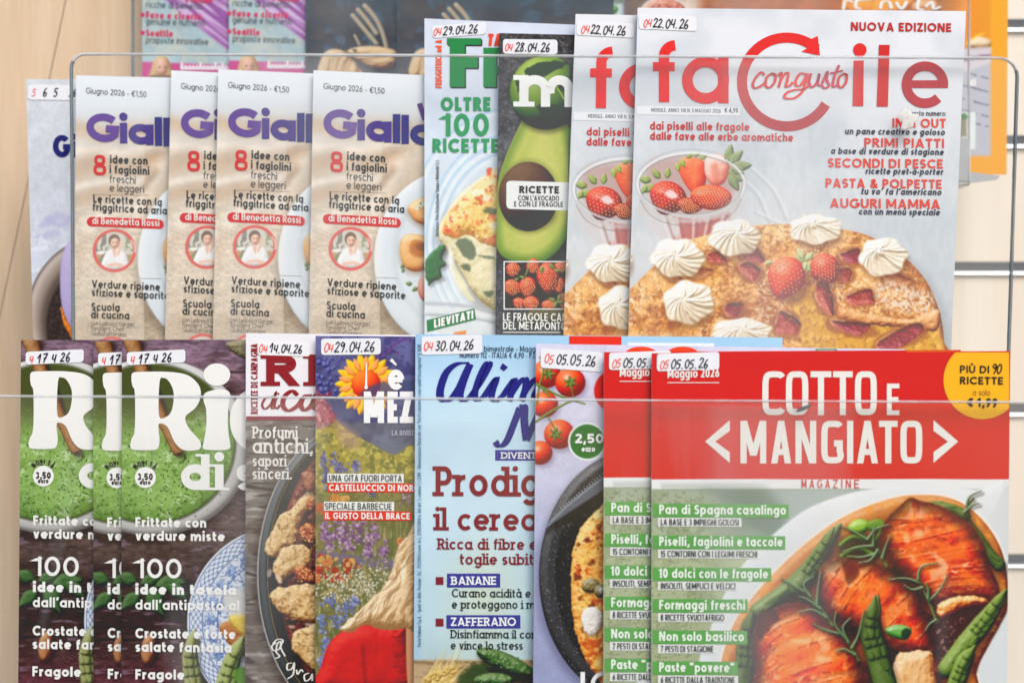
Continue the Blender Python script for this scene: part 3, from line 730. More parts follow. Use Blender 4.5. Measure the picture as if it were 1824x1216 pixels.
    # cream rosettes
    for c in ((1309, 423, 46, 33, .4, 0, 1), (1453, 408, 46, 27, -.3, -.6, 2), (1573, 457, 44, 34, -.7, -.4, 4), (1208, 459, 47, 36, -.3, .6, .5), (1226, 538, 45, 40, -.5, .5, 2.5), (1321, 590, 52, 24, .1, .4, 1.4), (1085, 465, 40, 34, 0, .2, 1)): cream(a, *c)
    a.fill(('l', [(1434, 380), (1432, 392)], (1, 8)), (246, 240, 230), 2, .9, sm=False)
def ink_facile():
    P = []
    def lg(x): return (222, 46, 38)
    red, crim = (218, 44, 40), (178, 24, 56)
    t = Ink('title', 3)
    fr = lambda y: tuple(int(222+(176-222)*max(0, min(1, (y-60)/150))) if i == 0 else int((48, 38)[i-1]+((24, 58)[i-1]-(48, 38)[i-1])*max(0, min(1, (y-60)/150))) for i in range(3))
    t.ribbon([(1183, 182), (1183, 104)]+[(1203-20*math.cos(k*.26), 100-19*math.sin(k*.26)) for k in range(7)], 18.5, (222, 46, 40))
    t.rect(1163, 111, 1202, 127, (222, 46, 40))
    t.ribbon([(1257+32.5*math.cos(k*.157), 143-32.5*math.sin(k*.157)) for k in range(41)], 19, (216, 44, 42)); t.rect(1279, 102, 1298, 184, (216, 44, 42))
    R = [(1402+80*math.cos(math.radians(d)), 146+79*math.sin(math.radians(d))) for d in range(-48, -332, -6)]
    n = len(R)
    for i in range(n-1):
        c = fr(R[i][1]); t.ribbon([R[i], R[i+1]] if i == n-2 else [R[i], R[i+1], tuple(np.array(R[i+1])+.06*(np.array(R[i+2])-np.array(R[i+1])))], 18, c, z=3e-4+(i % 3)*4e-6)
    t.poly([(1457, 64), (1461, 99), (1428, 92), (1438, 86), (1432, 76)], (222, 42, 38)); t.poly([(1457, 64), (1438, 86), (1446, 70)], (222, 42, 38))
    t.disc(1532, 89, 12, (214, 34, 42)); t.poly([(1521, 108), (1539, 108), (1538, 189), (1519, 189)], (206, 30, 46))
    t.poly([(1566, 80), (1585, 80), (1582, 190), (1562, 190)], (200, 26, 48))
    t.ribbon([(1648+33*math.cos(math.radians(d)), 151-33*math.sin(math.radians(d))) for d in range(0, 322, 7)], 17, (178, 26, 60)); t.rect(1612, 143, 1689, 157, (178, 26, 60))
    P.append(t)
    s = Ink('script_title', 5)
    pen = lambda a, b: (lambda f, d: a+b*abs(d[1])/(np.hypot(*d)+1e-6))
    r1, r2, r3 = (206, 36, 52), (226, 60, 48), (196, 30, 80)
    for p, c in (
        ([(1362, 134), (1356, 129), (1347, 138), (1341, 150), (1345, 157), (1356, 153), (1364, 146)], r1),
        ([(1376, 131), (1366, 138), (1364, 152), (1371, 156), (1380, 146), (1381, 133), (1375, 131), (1384, 136)], r1),
        ([(1386, 135), (1392, 130), (1391, 142), (1387, 156)], r1), ([(1389, 147), (1397, 133), (1404, 130), (1403, 142), (1400, 154), (1408, 152), (1412, 146)], r2),
        ([(1436, 133), (1426, 131), (1418, 143), (1418, 152), (1426, 152), (1434, 140), (1438, 131)], r2),
        ([(1439, 131), (1434, 150), (1428, 165), (1414, 175), (1398, 174), (1402, 165), (1416, 160), (1434, 158), (1444, 148)], r2),
        ([(1445, 131), (1441, 148), (1447, 155), (1456, 146), (1460, 131), (1457, 150), (1464, 152)], r3),
        ([(1464, 150), (1474, 128), (1473, 142), (1477, 152), (1470, 157), (1463, 152)], r3),
        ([(1495, 116), (1486, 138), (1484, 154), (1491, 152)], r3), ([(1479, 131), (1502, 126)], r3),
        ([(1503, 132), (1495, 138), (1493, 151), (1499, 156), (1507, 147), (1508, 134), (1502, 131), (1511, 134)], r1)):
        s.ribbon(spl(p, 6) if len(p) > 2 else p, pen(2.6, 2.4), c)
    P.append(s)
    k = Ink('headlines', 3); T = k.text
    T('NUOVA EDIZIONE', 1516, 55, 15.5, .20, 1695, (186, 20, 50), .012)
    dr = (196, 34, 40); T('dai piselli alle fragole', 1158, 231, 14.5, .17, 1335, dr, .012); T('dalle fave alle erbe aromatiche', 1158, 249, 14.5, .17, 1413, dr, .012)
    o = (218, 66, 52); bl = (44, 54, 72)
    for tx, x0, x1, y, c in (('IN & OUT', 1590, 1685, 229, 16.5), ('PRIMI PIATTI', 1540, 1682, 264, 16.5), ('SECONDI DI PESCE', 1475, 1680, 300, 16.5), ('PASTA & POLPETTE', 1471, 1678, 336, 16.5), ('AUGURI MAMMA', 1479, 1675, 372, 17)):
        T(tx, x0, y-2, c, .19, x1, o, .012)
    for tx, x0, x1, y in (('un pane creativo e goloso', 1505, 1683, 240), ('a base di verdure di stagione', 1480, 1681, 275), ('ricette pret-à-porter', 1542, 1680, 311), ("tu vo' fa l'americano", 1534, 1677, 347), ('con un menù speciale', 1530, 1674, 383)):
        T(tx, x0, y-1, 11.5, .19, x1, bl, .012, .16)
    P.append(k)
    q = Ink('small_print', 2); q.rect(1134, 189, 1318, 204, (226, 228, 230), .012)
    q.text('MENSILE. ANNO VIII N. 5 MAGGIO 2026', 1160, 199.5, 7, .12, 1284, (104, 112, 124), .012); q.text('€ 4,90', 1291, 200.5, 8.5, .14, 1315, (84, 92, 104), .012)
    q.text('in questo numero:', 1606, 206, 9.5, .13, 1686, bl, .012); P.append(q)
    P.append(sticker(1138, 26, 1241, 52, .04, '04', '22.04.26', 1163, 16, 1146, 3, gap=.54, paper=(228, 229, 232), dy=1))
    return P
def art_cotto(a):
    w = a.all(); X, Y = a.X[w], a.Y[w]
    a.grad(w, [(600, (204, 36, 40)), (853, (206, 38, 38)), (853.5, (224, 226, 226)), (870, (222, 224, 224)), (870.5, (160, 172, 150)), (1000, (172, 182, 146)), (1216, (160, 168, 134))])
    m = ss(868, 876, Y)
    a.put(w, m*ss(1230, 1330, X)*(1-ss(920, 1000, Y))*.8, (120, 136, 124)); a.put(w, m*ss(1310, 1420, X)*.75, (176, 188, 186))
    a.put(w, m*ss(.5, .62, fbm(X, Y, 30, 4, 3))*(1-ss(1250, 1320, X))*.35, (128, 140, 104))
    a.put(w, m*ss(.66, .72, fbm(X, Y, 4, 2, 5))*(1-ss(1200, 1320, X))*.5, (112, 118, 88))
    a.fill([(1184, 866), (1240, 868), (1290, 890), (1330, 930), (1380, 960), (1400, 920), (1372, 880), (1340, 866)], (104, 122, 106), 14, .55)
    # dish: pale rim, then sauce
    rim = [(1245, 1180), (1262, 1130), (1282, 1075), (1316, 1015), (1352, 975), (1396, 936), (1440, 905), (1500, 882), (1570, 868), (1660, 866), (1740, 872), (1810, 890), (1810, 1300), (1240, 1300)]
    a.rel(rim, [(150, 154, 156), (194, 198, 198), (212, 216, 217), (226, 230, 232)], R=60, flat=.3, soft=3, tex=.06, tsc=50)
    sauce = [(1282, 1290), (1284, 1190), (1296, 1140), (1312, 1102), (1336, 1070), (1366, 1034), (1404, 996), (1448, 958), (1500, 922), (1560, 896), (1620, 882), (1690, 886), (1740, 915), (1778, 965), (1794, 1020), (1796, 1080), (1784, 1110), (1762, 1150), (1740, 1200), (1730, 1300)]
    a.fill([(x+(x-1540)*.012, y-4) for x, y in sauce], (236, 226, 214), 3, .8)
    a.rel(sauce, [(90, 44, 22), (176, 92, 44), (206, 130, 72), (226, 168, 112)], R=16, bump=1.2, bsc=18, tex=.3, tsc=10, spec=.1, soft=2)
    w, d = a.dpol(sauce); X, Y = a.X[w], a.Y[w]
    a.put(w, ss(8, 60, d)*.85, (112, 58, 30)); a.put(w, ss(20, 70, d)*ss(.45, .6, fbm(X, Y, 26, 4, 6))*.8, (58, 30, 24))
    a.put(w, ss(0, 8, d)*(1-ss(10, 22, d))*ss(.5, .7, fbm(X, Y, 14, 3, 8))*.8, (232, 150, 60))
    a.fill([(1670, 1090), (1720, 1070), (1760, 1090), (1750, 1130), (1700, 1190), (1668, 1180), (1660, 1140)], (70, 38, 40), 10, .9, jag=5)
    a.dots((1670, 1100, 1720, 1190), 60, (1, 3), [(150, 104, 100), (120, 80, 78), (182, 150, 146)], 4, .6)
    # vegetables under the rolls
    spear(a, [(1488, 948), (1464, 982), (1440, 1014), (1400, 1052), (1350, 1088)], (12, 30, .3), 3)
    spear(a, [(1478, 958), (1452, 1000), (1432, 1030), (1420, 1046)], (12, 34, .5), 5)
    spear(a, [(1336, 1104), (1330, 1150), (1326, 1215)], (16, 36, .4), 8, ramp=((22, 32, 18), (50, 70, 34), (86, 106, 58), (124, 140, 90)))
    spear(a, [(1676, 902), (1712, 924), (1736, 950), (1760, 984), (1780, 1006)], (20, 24), 9, tip=False)
    spear(a, [(1660, 900), (1696, 906), (1720, 918)], (16, 20), 12, tip=False)
    a.rel((1531, 938, 20, 14, -10), [(40, 70, 20), (92, 140, 44), (140, 186, 70), (186, 214, 120)], R=12, spec=.3)
    a.rel([(1546, 930), (1566, 924), (1580, 934), (1570, 948), (1548, 944)], [(40, 66, 24), (80, 122, 44), (130, 168, 72)], R=8)
    a.fill([(1500, 960), (1540, 950), (1570, 965), (1560, 1000), (1520, 1000), (1495, 985)], (52, 56, 26), 8, .8)
    for p in ([(1498, 970), (1520, 956), (1548, 962)], [(1500, 990), (1530, 976), (1560, 990)], [(1560, 960), (1576, 940), (1590, 930)]): a.rel(('l', p, 8), [(36, 60, 22), (80, 116, 44), (132, 162, 76)], R=4)
    # bacon-wrapped rolls
    ramp = [(84, 16, 8), (160, 40, 18), (212, 74, 32), (236, 112, 56), (250, 190, 140)]
    amb = [(110, 44, 16), (176, 84, 34), (222, 132, 62), (240, 174, 98), (250, 222, 170)]
    def roll(pts, seed, strips, core=ramp, warm=.55):
        a.shad(pts, (4, 12), 16, .6)
        a.rel(pts, core, R=78, bump=5, bsc=46, bo=2, tex=.10, tsc=10, spec=.25, seed=seed, jag=2, pw=10, flat=.8)
        def wraps():
            w, d = a.dpol(pts); X, Y = a.X[w], a.Y[w]
            a.put(w, ss(.48, .66, fbm(X, Y, 48, 3, seed+40))*warm, (220, 112, 36)); a.put(w, ss(.50, .68, fbm(X, Y, 40, 3, seed+44))*.55, (190, 44, 26))
            for k, (p, wd, pal) in enumerate(strips):
                rp = (ramp, amb, [(120, 24, 16), (176, 48, 32), (212, 78, 52), (232, 116, 84), (248, 190, 158)])[pal]
                p = spl(p, 6); an = math.degrees(math.atan2(p[-1][1]-p[0][1], p[-1][0]-p[0][0]))+90; off = (k*37) % 17-8
                a.rel(('l', [(x+off*.6, y+off*.4) for x, y in p], wd*1.25), rp, R=wd*.8, bump=4, bsc=34, bo=2, tex=.16, tsc=12, spec=.34, pw=12, seed=seed+k*3, jag=10, fib=(an+18, 24, 1.6), flat=.5, al=.42, soft=7, sm=False)
            rg = random.Random(seed+5)
            for k, (p, wd, pal) in enumerate(strips):      # a few thin wrinkles
                p = spl(p, 6)
                for q in range(3):
                    i0 = rg.randrange(0, max(1, len(p)-5)); oy = rg.uniform(-wd*.5, wd*.5); seg = [(x+oy*.3, y+oy) for x, y in p[i0:i0+rg.randrange(4, 8)]]
                    if len(seg) < 3: continue
                    a.fill(('l', seg, (3.6, 1)), (112, 26, 18), 1.8, .5, sm=False, jag=2); a.fill(('l', [(x-1, y-3.4) for x, y in seg], (3, 1)), (250, 190, 140), 1.8, .5, sm=False, jag=2)
            bx = [q for q in pts]; x0, x1 = min(q[0] for q in bx), max(q[0] for q in bx); y0, y1 = min(q[1] for q in bx), max(q[1] for q in bx)
            p0 = strips[len(strips)//2][0]; an0 = math.atan2(p0[-1][1]-p0[0][1], p0[-1][0]-p0[0][0])
            for k in range(46):
                gx, gy = rg.uniform(x0, x1), rg.uniform(y0, y1); an = an0+rg.uniform(-.5, .5); L = rg.uniform(5, 22)
                seg = [(gx, gy), (gx+L*.5*math.cos(an), gy+L*.5*math.sin(an)+rg.uniform(-2, 2)), (gx+L*math.cos(an), gy+L*math.sin(an))]
                c, al = rg.choice([((255, 222, 180), .6), ((255, 200, 140), .5), ((120, 20, 12), .6), ((92, 30, 16), .5), ((244, 160, 70), .6)])
                a.fill(('l', seg, (rg.uniform(2, 4.5), 1)), c, 1.5, al, jag=1.5)
            a.mul(w, 1+.16*(fbm(X, Y, 5, 3, seed+90)-.5)*2)
            a.mul(w, .36+.64*ss(-4, 34, d)); g2 = ss(.5, .66, fbm(X, Y, 30, 3, seed+70)); a.put(w, g2*ss(18, 44, d)*.5, (240, 138, 66)); K = a.I[w].mean(-1, keepdims=True); a.I[w] = np.clip(K+(a.I[w]-K)*1.28, 0, 1)
            g1 = fbm(X+18*fbm(X, Y, 30, 2, seed), Y, 22, 2, seed+52); a.put(w, ss(.62, .76, g1)*ss(14, 34, d)*.55, (253, 206, 164))
        clip_in(a, pts, wraps)
    dk = (112, 26, 20)
    roll([(1570, 950), (1582, 922), (1604, 900), (1622, 886), (1640, 892), (1668, 898), (1700, 914), (1730, 934), (1752, 968), (1764, 1008), (1780, 1046), (1776, 1074), (1744, 1070), (1712, 1072), (1676, 1084), (1650, 1066), (1612, 1026), (1586, 994)], 3,
         [([(1640, 1070), (1700, 1050), (1790, 1046)], 36, 1), ([(1610, 1040), (1670, 1018), (1776, 1010)], 40, 2), ([(1590, 1000), (1650, 988), (1764, 968)], 40, 0), ([(1570, 962), (1630, 958), (1736, 932)], 40, 0), ([(1580, 924), (1640, 922), (1712, 906)], 36, 2)])
    a.rel([(1672, 1078), (1700, 1062), (1744, 1062), (1760, 1074), (1722, 1080), (1700, 1092), (1676, 1100)], amb, R=12, bump=2, bsc=8, jag=3, spec=.2)
    roll([(1461, 1010), (1480, 998), (1516, 992), (1556, 1000), (1590, 1022), (1630, 1056), (1650, 1096), (1661, 1130), (1664, 1156), (1640, 1168), (1598, 1158), (1560, 1132), (1516, 1112), (1482, 1098), (1464, 1070), (1458, 1038)], 7, warm=.9, strips=
         [([(1462, 1076), (1486, 1034), (1530, 994)], 40, 0), ([(1490, 1106), (1520, 1056), (1570, 1000)], 38, 1), ([(1528, 1120), (1560, 1076), (1606, 1030)], 38, 0), ([(1562, 1140), (1596, 1100), (1640, 1062)], 40, 1), ([(1600, 1166), (1634, 1136), (1666, 1100)], 40, 0)])
    a.fill([(1500, 1000), (1524, 1004), (1530, 1022), (1512, 1040), (1504, 1020)], (86, 30, 26), 3, .7, jag=3)
    a.rel([(1598, 1168), (1620, 1160), (1658, 1160), (1664, 1190), (1662, 1230), (1590, 1230)], [(150, 80, 36), (206, 140, 80), (232, 186, 130), (246, 222, 186)], R=20, bump=2, bsc=16, bo=2, tex=.2, fib=(0, 10, 2.4), jag=3)
    roll([(1350, 1096), (1380, 1084), (1412, 1074), (1440, 1080), (1466, 1104), (1500, 1134), (1528, 1168), (1540, 1216), (1540, 1260), (1340, 1260), (1346, 1200), (1342, 1150)], 11,
         [([(1340, 1130), (1370, 1096), (1420, 1072)], 40, 0), ([(1344, 1170), (1390, 1124), (1460, 1100)], 40, 0), ([(1346, 1206), (1410, 1160), (1500, 1134)], 40, 1), ([(1350, 1240), (1430, 1196), (1530, 1166)], 40, 0), ([(1370, 1270), (1450, 1232), (1546, 1206)], 40, 1)])
    a.fill([(1352, 1092), (1380, 1086), (1386, 1104), (1366, 1126), (1350, 1140)], (72, 26, 18), 3, .75, jag=4)
    # herbs on top
    a.rel([(1578, 1120), (1596, 1112), (1620, 1116), (1624, 1128), (1612, 1140), (1584, 1132)], [(24, 60, 24), (60, 120, 50), (110, 170, 84), (160, 206, 130)], R=10, spec=.4); a.fill((1614, 1128, 8, 10, 20), (30, 58, 26), 1.5, .9)
    spear(a, [(1558, 1082), (1552, 1120), (1562, 1160), (1578, 1220)], (9, 42, .35), 14)
    spear(a, [(1782, 1066), (1752, 1110), (1722, 1146), (1690, 1190)], (9, 36, .35), 17, ramp=((30, 44, 16), (68, 92, 36), (112, 138, 60), (160, 182, 100)))
    spear(a, [(1728, 1162), (1716, 1184), (1700, 1230)], (12, 32, .4), 19, ramp=((30, 44, 16), (68, 92, 36), (112, 138, 60), (160, 182, 100)))
    def herb(stem, needles):
        a.shad(('l', stem, 5), (3, 5), 4, .4); a.rel(('l', stem, (3.6, 5)), [(40, 56, 26), (96, 112, 62), (150, 160, 108)], R=2.4)
        for p in needles:
            a.shad(('l', p, 5), (3, 5), 4, .4); a.rel(('l', p, (6, 2.2)), [(24, 48, 26), (58, 92, 54), (104, 134, 92), (150, 172, 136)], R=3, spec=.2)
    herb([(1546, 960), (1566, 984), (1580, 1008)], [[(1548, 962), (1524, 948), (1498, 936)], [(1556, 972), (1530, 974), (1502, 982)], [(1556, 972), (1560, 944), (1584, 934)], [(1566, 984), (1536, 992), (1510, 990)], [(1572, 994), (1578, 974), (1586, 954)], [(1546, 960), (1556, 946), (1558, 938)], [(1564, 980), (1550, 998), (1530, 1002)]])
    herb([(1436, 1052), (1460, 1080), (1484, 1114)], [[(1440, 1056), (1416, 1044), (1392, 1030)], [(1444, 1062), (1432, 1040), (1450, 1026)], [(1456, 1076), (1458, 1046), (1462, 1018)], [(1462, 1084), (1440, 1068), (1424, 1062)], [(1474, 1100), (1448, 1086), (1424, 1090)]])
    herb([(1500, 1128), (1516, 1150), (1530, 1176)], [[(1502, 1130), (1472, 1122), (1448, 1110)], [(1506, 1136), (1488, 1112), (1490, 1090)], [(1512, 1144), (1502, 1118), (1516, 1100)], [(1518, 1154), (1530, 1130), (1540, 1086)], [(1524, 1166), (1504, 1156), (1490, 1160)]])
    herb([(1636, 1032), (1654, 1068), (1670, 1110)], [[(1640, 1038), (1614, 1030), (1584, 1032)], [(1636, 1032), (1642, 1010), (1672, 1002)], [(1656, 1070), (1676, 1048), (1690, 1020)], [(1654, 1066), (1654, 1050), (1650, 1040)], [(1668, 1104), (1656, 1112), (1650, 1122)], [(1644, 1046), (1626, 1050), (1612, 1042)]])
    herb([(1716, 916), (1724, 900), (1734, 888)], [[(1722, 902), (1728, 884), (1748, 874)], [(1718, 912), (1732, 900), (1744, 896)]])
def ink_cotto():
    P = []; W = (224, 222, 216)
    t = Ink('title', 3); T = t.text
    for ch, x0, x1 in (('C', 1358, 1395), ('O', 1400, 1440), ('T', 1444, 1481), ('T', 1484, 1519), ('O', 1523, 1562)): T(ch, x0, 739, 78, .138, x1, W, sq=4.6)
    T('E', 1580, 739, 56, .15, 1603, W)
    for ch, x0, x1 in (('M', 1319, 1365), ('A', 1373, 1410), ('N', 1417, 1454), ('G', 1463, 1501), ('I', 1509, 1519), ('A', 1526, 1565), ('T', 1566, 1599), ('O', 1604, 1643)): T(ch, x0, 825, 76, .145, x1, W, sq=4.6)
    for f in ((1256, 1300, 1), (1707, 1663, -1)):
        t.poly([(f[0], 786), (f[1], 748), (f[1], 767), (f[0]+18*f[2], 786)], W); t.poly([(f[0], 786), (f[0]+18*f[2], 786), (f[1], 805), (f[1], 824)], W)
    P.append(t)
    b = Ink('price_badge', 2); cx, cy, r = 1750, 677, 69
    pts = [(1798, 626.5), (1797, 727)]
    pts = [p for p in [(cx+r*math.cos(k*.07), cy+r*math.sin(k*.07)) for k in range(90)] if p[0] < 1798.4 and p[1] > 626.8]
    i0 = max(range(len(pts)), key=lambda i: np.hypot(pts[i][0]-pts[i-1][0], pts[i][1]-pts[i-1][1])); 
    b.poly([(min(p[0], 1797.6), max(p[1], 627.4)) for p in [(cx+r*math.cos(k*.07), cy+r*math.sin(k*.07)) for k in range(90)]], (236, 176, 44))
    br = (56, 36, 24); bt = Ink('badge_text', 4); b.subs.append(bt)
    bt.text('PIÙ DI', 1710, 664, 13.5, .18, 1762, br, .01); bt.text('RICETTE', 1710, 684, 13.5, .19, 1787, br, .01)
    bt.hand('90', 1766, 665, 17, 2.4, br, 0, .55); bt.text('a solo', 1733, 704, 11, .10, 1764, (160, 110, 40), .01); bt.text('€ 1,99', 1723, 724, 16, .23, 1777, br, .02)
    P.append(b)
    m = Ink('small_print', 3); m.text('Maggio 2026', 1189, 673, 15.5, .15, 1281, (226, 220, 216), -.02, sq=3); m.rect(1189, 680.5, 1281, 682, (226, 214, 210))
    for ch, x in zip('MAGAZINE', (1428, 1442, 1456, 1470, 1484, 1499, 1507, 1522)): m.text(ch, x, 869, 15, .11, x+9 if ch != 'I' else None, (200, 60, 52))
    P.append(m)
    g = Ink('headlines', 3)
    for y, gx, t1, e1, wx, t2, e2 in ((896.5, 1405, 'Pan di Spagna casalingo', 1400, 1321, 'LA BASE E 3 IMPIEGHI GOLOSI', 1316), (953, 1399, 'Piselli, fagiolini e taccole', 1394, 1354, '15 CONTORNI CON I LEGUMI FRESCHI', 1349), (1010, 1374, '10 dolci con le fragole', 1368, 1315, 'INSOLITI, SEMPLICI E VELOCI', 1310), (1066, 1332, 'Formaggi freschi', 1327, 1294, '8 RICETTE SVUOTAFRIGO', 1290), (1122, 1331, 'Non solo basilico', 1325, 1277, '7 PESTI DI STAGIONE', 1271), (1177, 1314, 'Paste "povere"', 1308, 1315, '6 RICETTE DALLA TRADIZIONE', 1309)):
        g.rect(1163, y, gx, y+24, (98, 164, 86), .006); g.rect(1172, y+25, wx, y+40.5, (222, 224, 220), .006)
        k = Ink('headline_text', 5); k.text(t1, 1174, y+18.5, 17, .17, e1, (226, 238, 222), .006); k.text(t2, 1177, y+38, 11, .12, e2, (56, 66, 62), .006, sq=3.4)
        g.items += [(p, c, z+1.2e-4) for p, c, z in k.items]
    g.text('', 0, 0, 1); P.append(g)
    P.append(sticker(1170, 630, 1281, 661, -.035, '05', '05.05.26', 1195, 16.5, 1175, 7, gap=.56, dy=4))
    return P
def art_giallo(a):
    w = a.all(); X, Y = a.X[w], a.Y[w]
    a.grad(w, [(120, (226, 231, 234)), (180, (218, 224, 228)), (236, (208, 203, 196)), (290, (200, 182, 160)), (420, (206, 188, 166)), (620, (178, 160, 138))])
    m = ss(205, 260, Y+.2*(X-558))
    # folds of the cloth
    for p, wd, c, al, sf in (([(540, 214), (600, 232), (660, 226), (770, 236)], 26, (206, 176, 144), .8, 12), ([(540, 262), (600, 262), (650, 268), (700, 256), (770, 262)], 16, (236, 224, 208), .8, 9), ([(545, 300), (590, 286), (640, 292), (700, 280), (760, 270)], 30, (188, 152, 116), .75, 14), ([(548, 330), (600, 318), (650, 318), (690, 324)], 12, (238, 228, 214), .9, 7), ([(552, 352), (620, 336), (676, 344)], 22, (178, 142, 108), .7, 10), ([(660, 360), (690, 320), (720, 290), (770, 268)], 34, (230, 216, 198), .85, 12), ([(640, 372), (676, 330), (700, 300)], 12, (170, 134, 102), .6, 8), ([(556, 420), (590, 386), (630, 368), (664, 366)], 26, (230, 218, 202), .8, 12), ([(548, 460), (570, 420)], 26, (186, 158, 128), .6, 12), ([(548, 520), (600, 500), (680, 500)], 30, (216, 200, 178), .6, 16), ([(548, 590), (600, 570), (690, 560)], 26, (168, 146, 120), .6, 14)):
        a.fill(('l', p, wd), c, sf, al*.9, jag=2)
    mm = ss(320, 420, Y)
    a.mul(w, 1+(.10*mm+.03)*m*(fbm(X*.9, Y*1.6, 8, 4, 4)-.5)*2); a.mul(w, 1+.10*mm*(fbm(X, Y, 3.4, 2, 9)-.5)*2)
    a.mul(w, 1+.10*m*(fbm(X+.6*Y, Y*1.2, 40, 4, 14)-.5)*2)
    # plate with pasta
    a.shad((800, 462, 134, 158), (-7, 12), 12, .4, col=(90, 74, 60))
    a.rel((800, 462, 134, 158), [(150, 160, 168), (196, 206, 212), (214, 221, 226), (232, 238, 242)], R=22, flat=.5, tex=.04, tsc=40)
    a.fill((806, 456, 106, 126), (184, 194, 200), 8, .55); a.fill((808, 458, 102, 122), (216, 222, 226), 5, .85)
    for p, s_ in (([(726, 372), (740, 356), (770, 350), (790, 380), (770, 400), (742, 396)], 3), ([(712, 448), (716, 424), (734, 416), (760, 424), (770, 450), (760, 478), (738, 484), (720, 474)], 5)):
        a.shad(p, (-3, 6), 7, .35, col=(120, 96, 70))
        a.rel(p, [(150, 84, 34), (208, 142, 76), (230, 178, 112), (244, 214, 166)], R=16, bump=1, bsc=14, tex=.1, spec=.15, seed=s_)
    a.rel([(728, 446), (734, 428), (756, 430), (764, 448), (752, 458), (736, 456)], [(150, 80, 36), (200, 126, 66), (222, 160, 100)], R=-1, bump=1); a.fill((748, 443, 17, 13, 10), (184, 110, 54), 3, .8); a.fill((752, 440, 12, 7, 10), (140, 78, 36), 3, .7)
    a.fill(('l', [(742, 372), (754, 364), (764, 366)], 5), (222, 228, 214), 2, .9); a.dots((740, 362, 770, 376), 10, (1, 2.2), [(80, 120, 90), (110, 140, 110)], 3)
    for e in ((716, 470, 10, 80), (720, 478, 9, 120), (744, 512, 12, 150), (734, 506, 12, 190)): leafp(a, *e, .4, ramp=((40, 66, 38), (84, 116, 70), (150, 170, 120)))
    a.rel((768, 510, 24, 30, 10), [(150, 60, 50), (206, 112, 92), (224, 150, 128), (240, 200, 186)], R=18, spec=.2)
    # round portrait of a cook in a white shirt
    a.fill((624, 443, 35, 35), (196, 192, 180), 1.2)
    w2, d = a.dell((624, 443, 35, 35)); ins = ss(-1, 1, d); x, y = a.X[w2], a.Y[w2]
    a.put(w2, ins*ss(448, 452, y), (170, 120, 72)); a.put(w2, ins*ss(.5, .62, fbm(x, y, 9, 3, 6))*(1-ss(608, 616, x)), (96, 96, 84)); a.put(w2, ins*ss(640, 648, x)*ss(.45, .6, fbm(x, y, 8, 3, 7)), (120, 122, 80))
    a.fill((600, 446, 8, 3, 0), (232, 230, 224), 1.5); a.fill((602, 464, 8, 9), (84, 108, 60), 3, .8)
    a.rel([(600, 474), (604, 456), (612, 444), (624, 440), (636, 442), (646, 452), (650, 470), (640, 476), (620, 478)], [(150, 152, 160), (206, 206, 212), (232, 232, 236), (244, 244, 246)], R=8, bump=1.2, bsc=8)
    a.fill([(620, 440), (628, 440), (625, 456)], (222, 172, 146), 1.5); a.fill((624, 425, 10.5, 12), (84, 56, 42), 1.6); a.rel((625, 429, 7.6, 10.4, 4), [(170, 112, 90), (222, 166, 138), (238, 192, 166)], R=8)
    a.fill([(614, 424), (620, 416), (630, 417), (633, 424), (626, 420)], (80, 52, 38), 1.2); a.fill((622, 427.5, 1.5, .9), (50, 36, 34), .7); a.fill((628.6, 427.5, 1.5, .9), (50, 36, 34), .7); a.fill(('l', [(622, 434.4), (625, 435.6), (628.4, 434.2)], 1.2), (166, 70, 66), .6); a.fill(('l', [(625.4, 428), (625.8, 431.4)], .9), (190, 130, 106), .7, .7)
    a.fill([(634, 426), (638, 428), (637, 440), (632, 452), (628, 450), (632, 438)], (226, 176, 150), 1.2); a.fill(('l', [(612, 470), (628, 468), (640, 472)], 6), (224, 176, 152), 1.5)
    r = [(624+36.5*math.cos(t), 443+36.5*math.sin(t)) for t in np.linspace(0, 2*math.pi, 50)]
    a.fill(('l', r, 5.6), (206, 48, 42), .9, sm=False)
    a.fill(('l', [(655, 425), (661, 436), (661, 446)], (2, 3)), (226, 226, 214), 1.5, .8)
    a.fill((618, 634, 36, 36), (206, 48, 42), 1); a.fill((618, 634, 31, 31), (190, 186, 174), 1.2); a.fill((618, 622, 9, 10), (80, 54, 40), 1.5)
    w = a.win(540, 200, 668, 640); a.put(w, ss(206, 280, a.Y[w])*.3, (238, 230, 218))
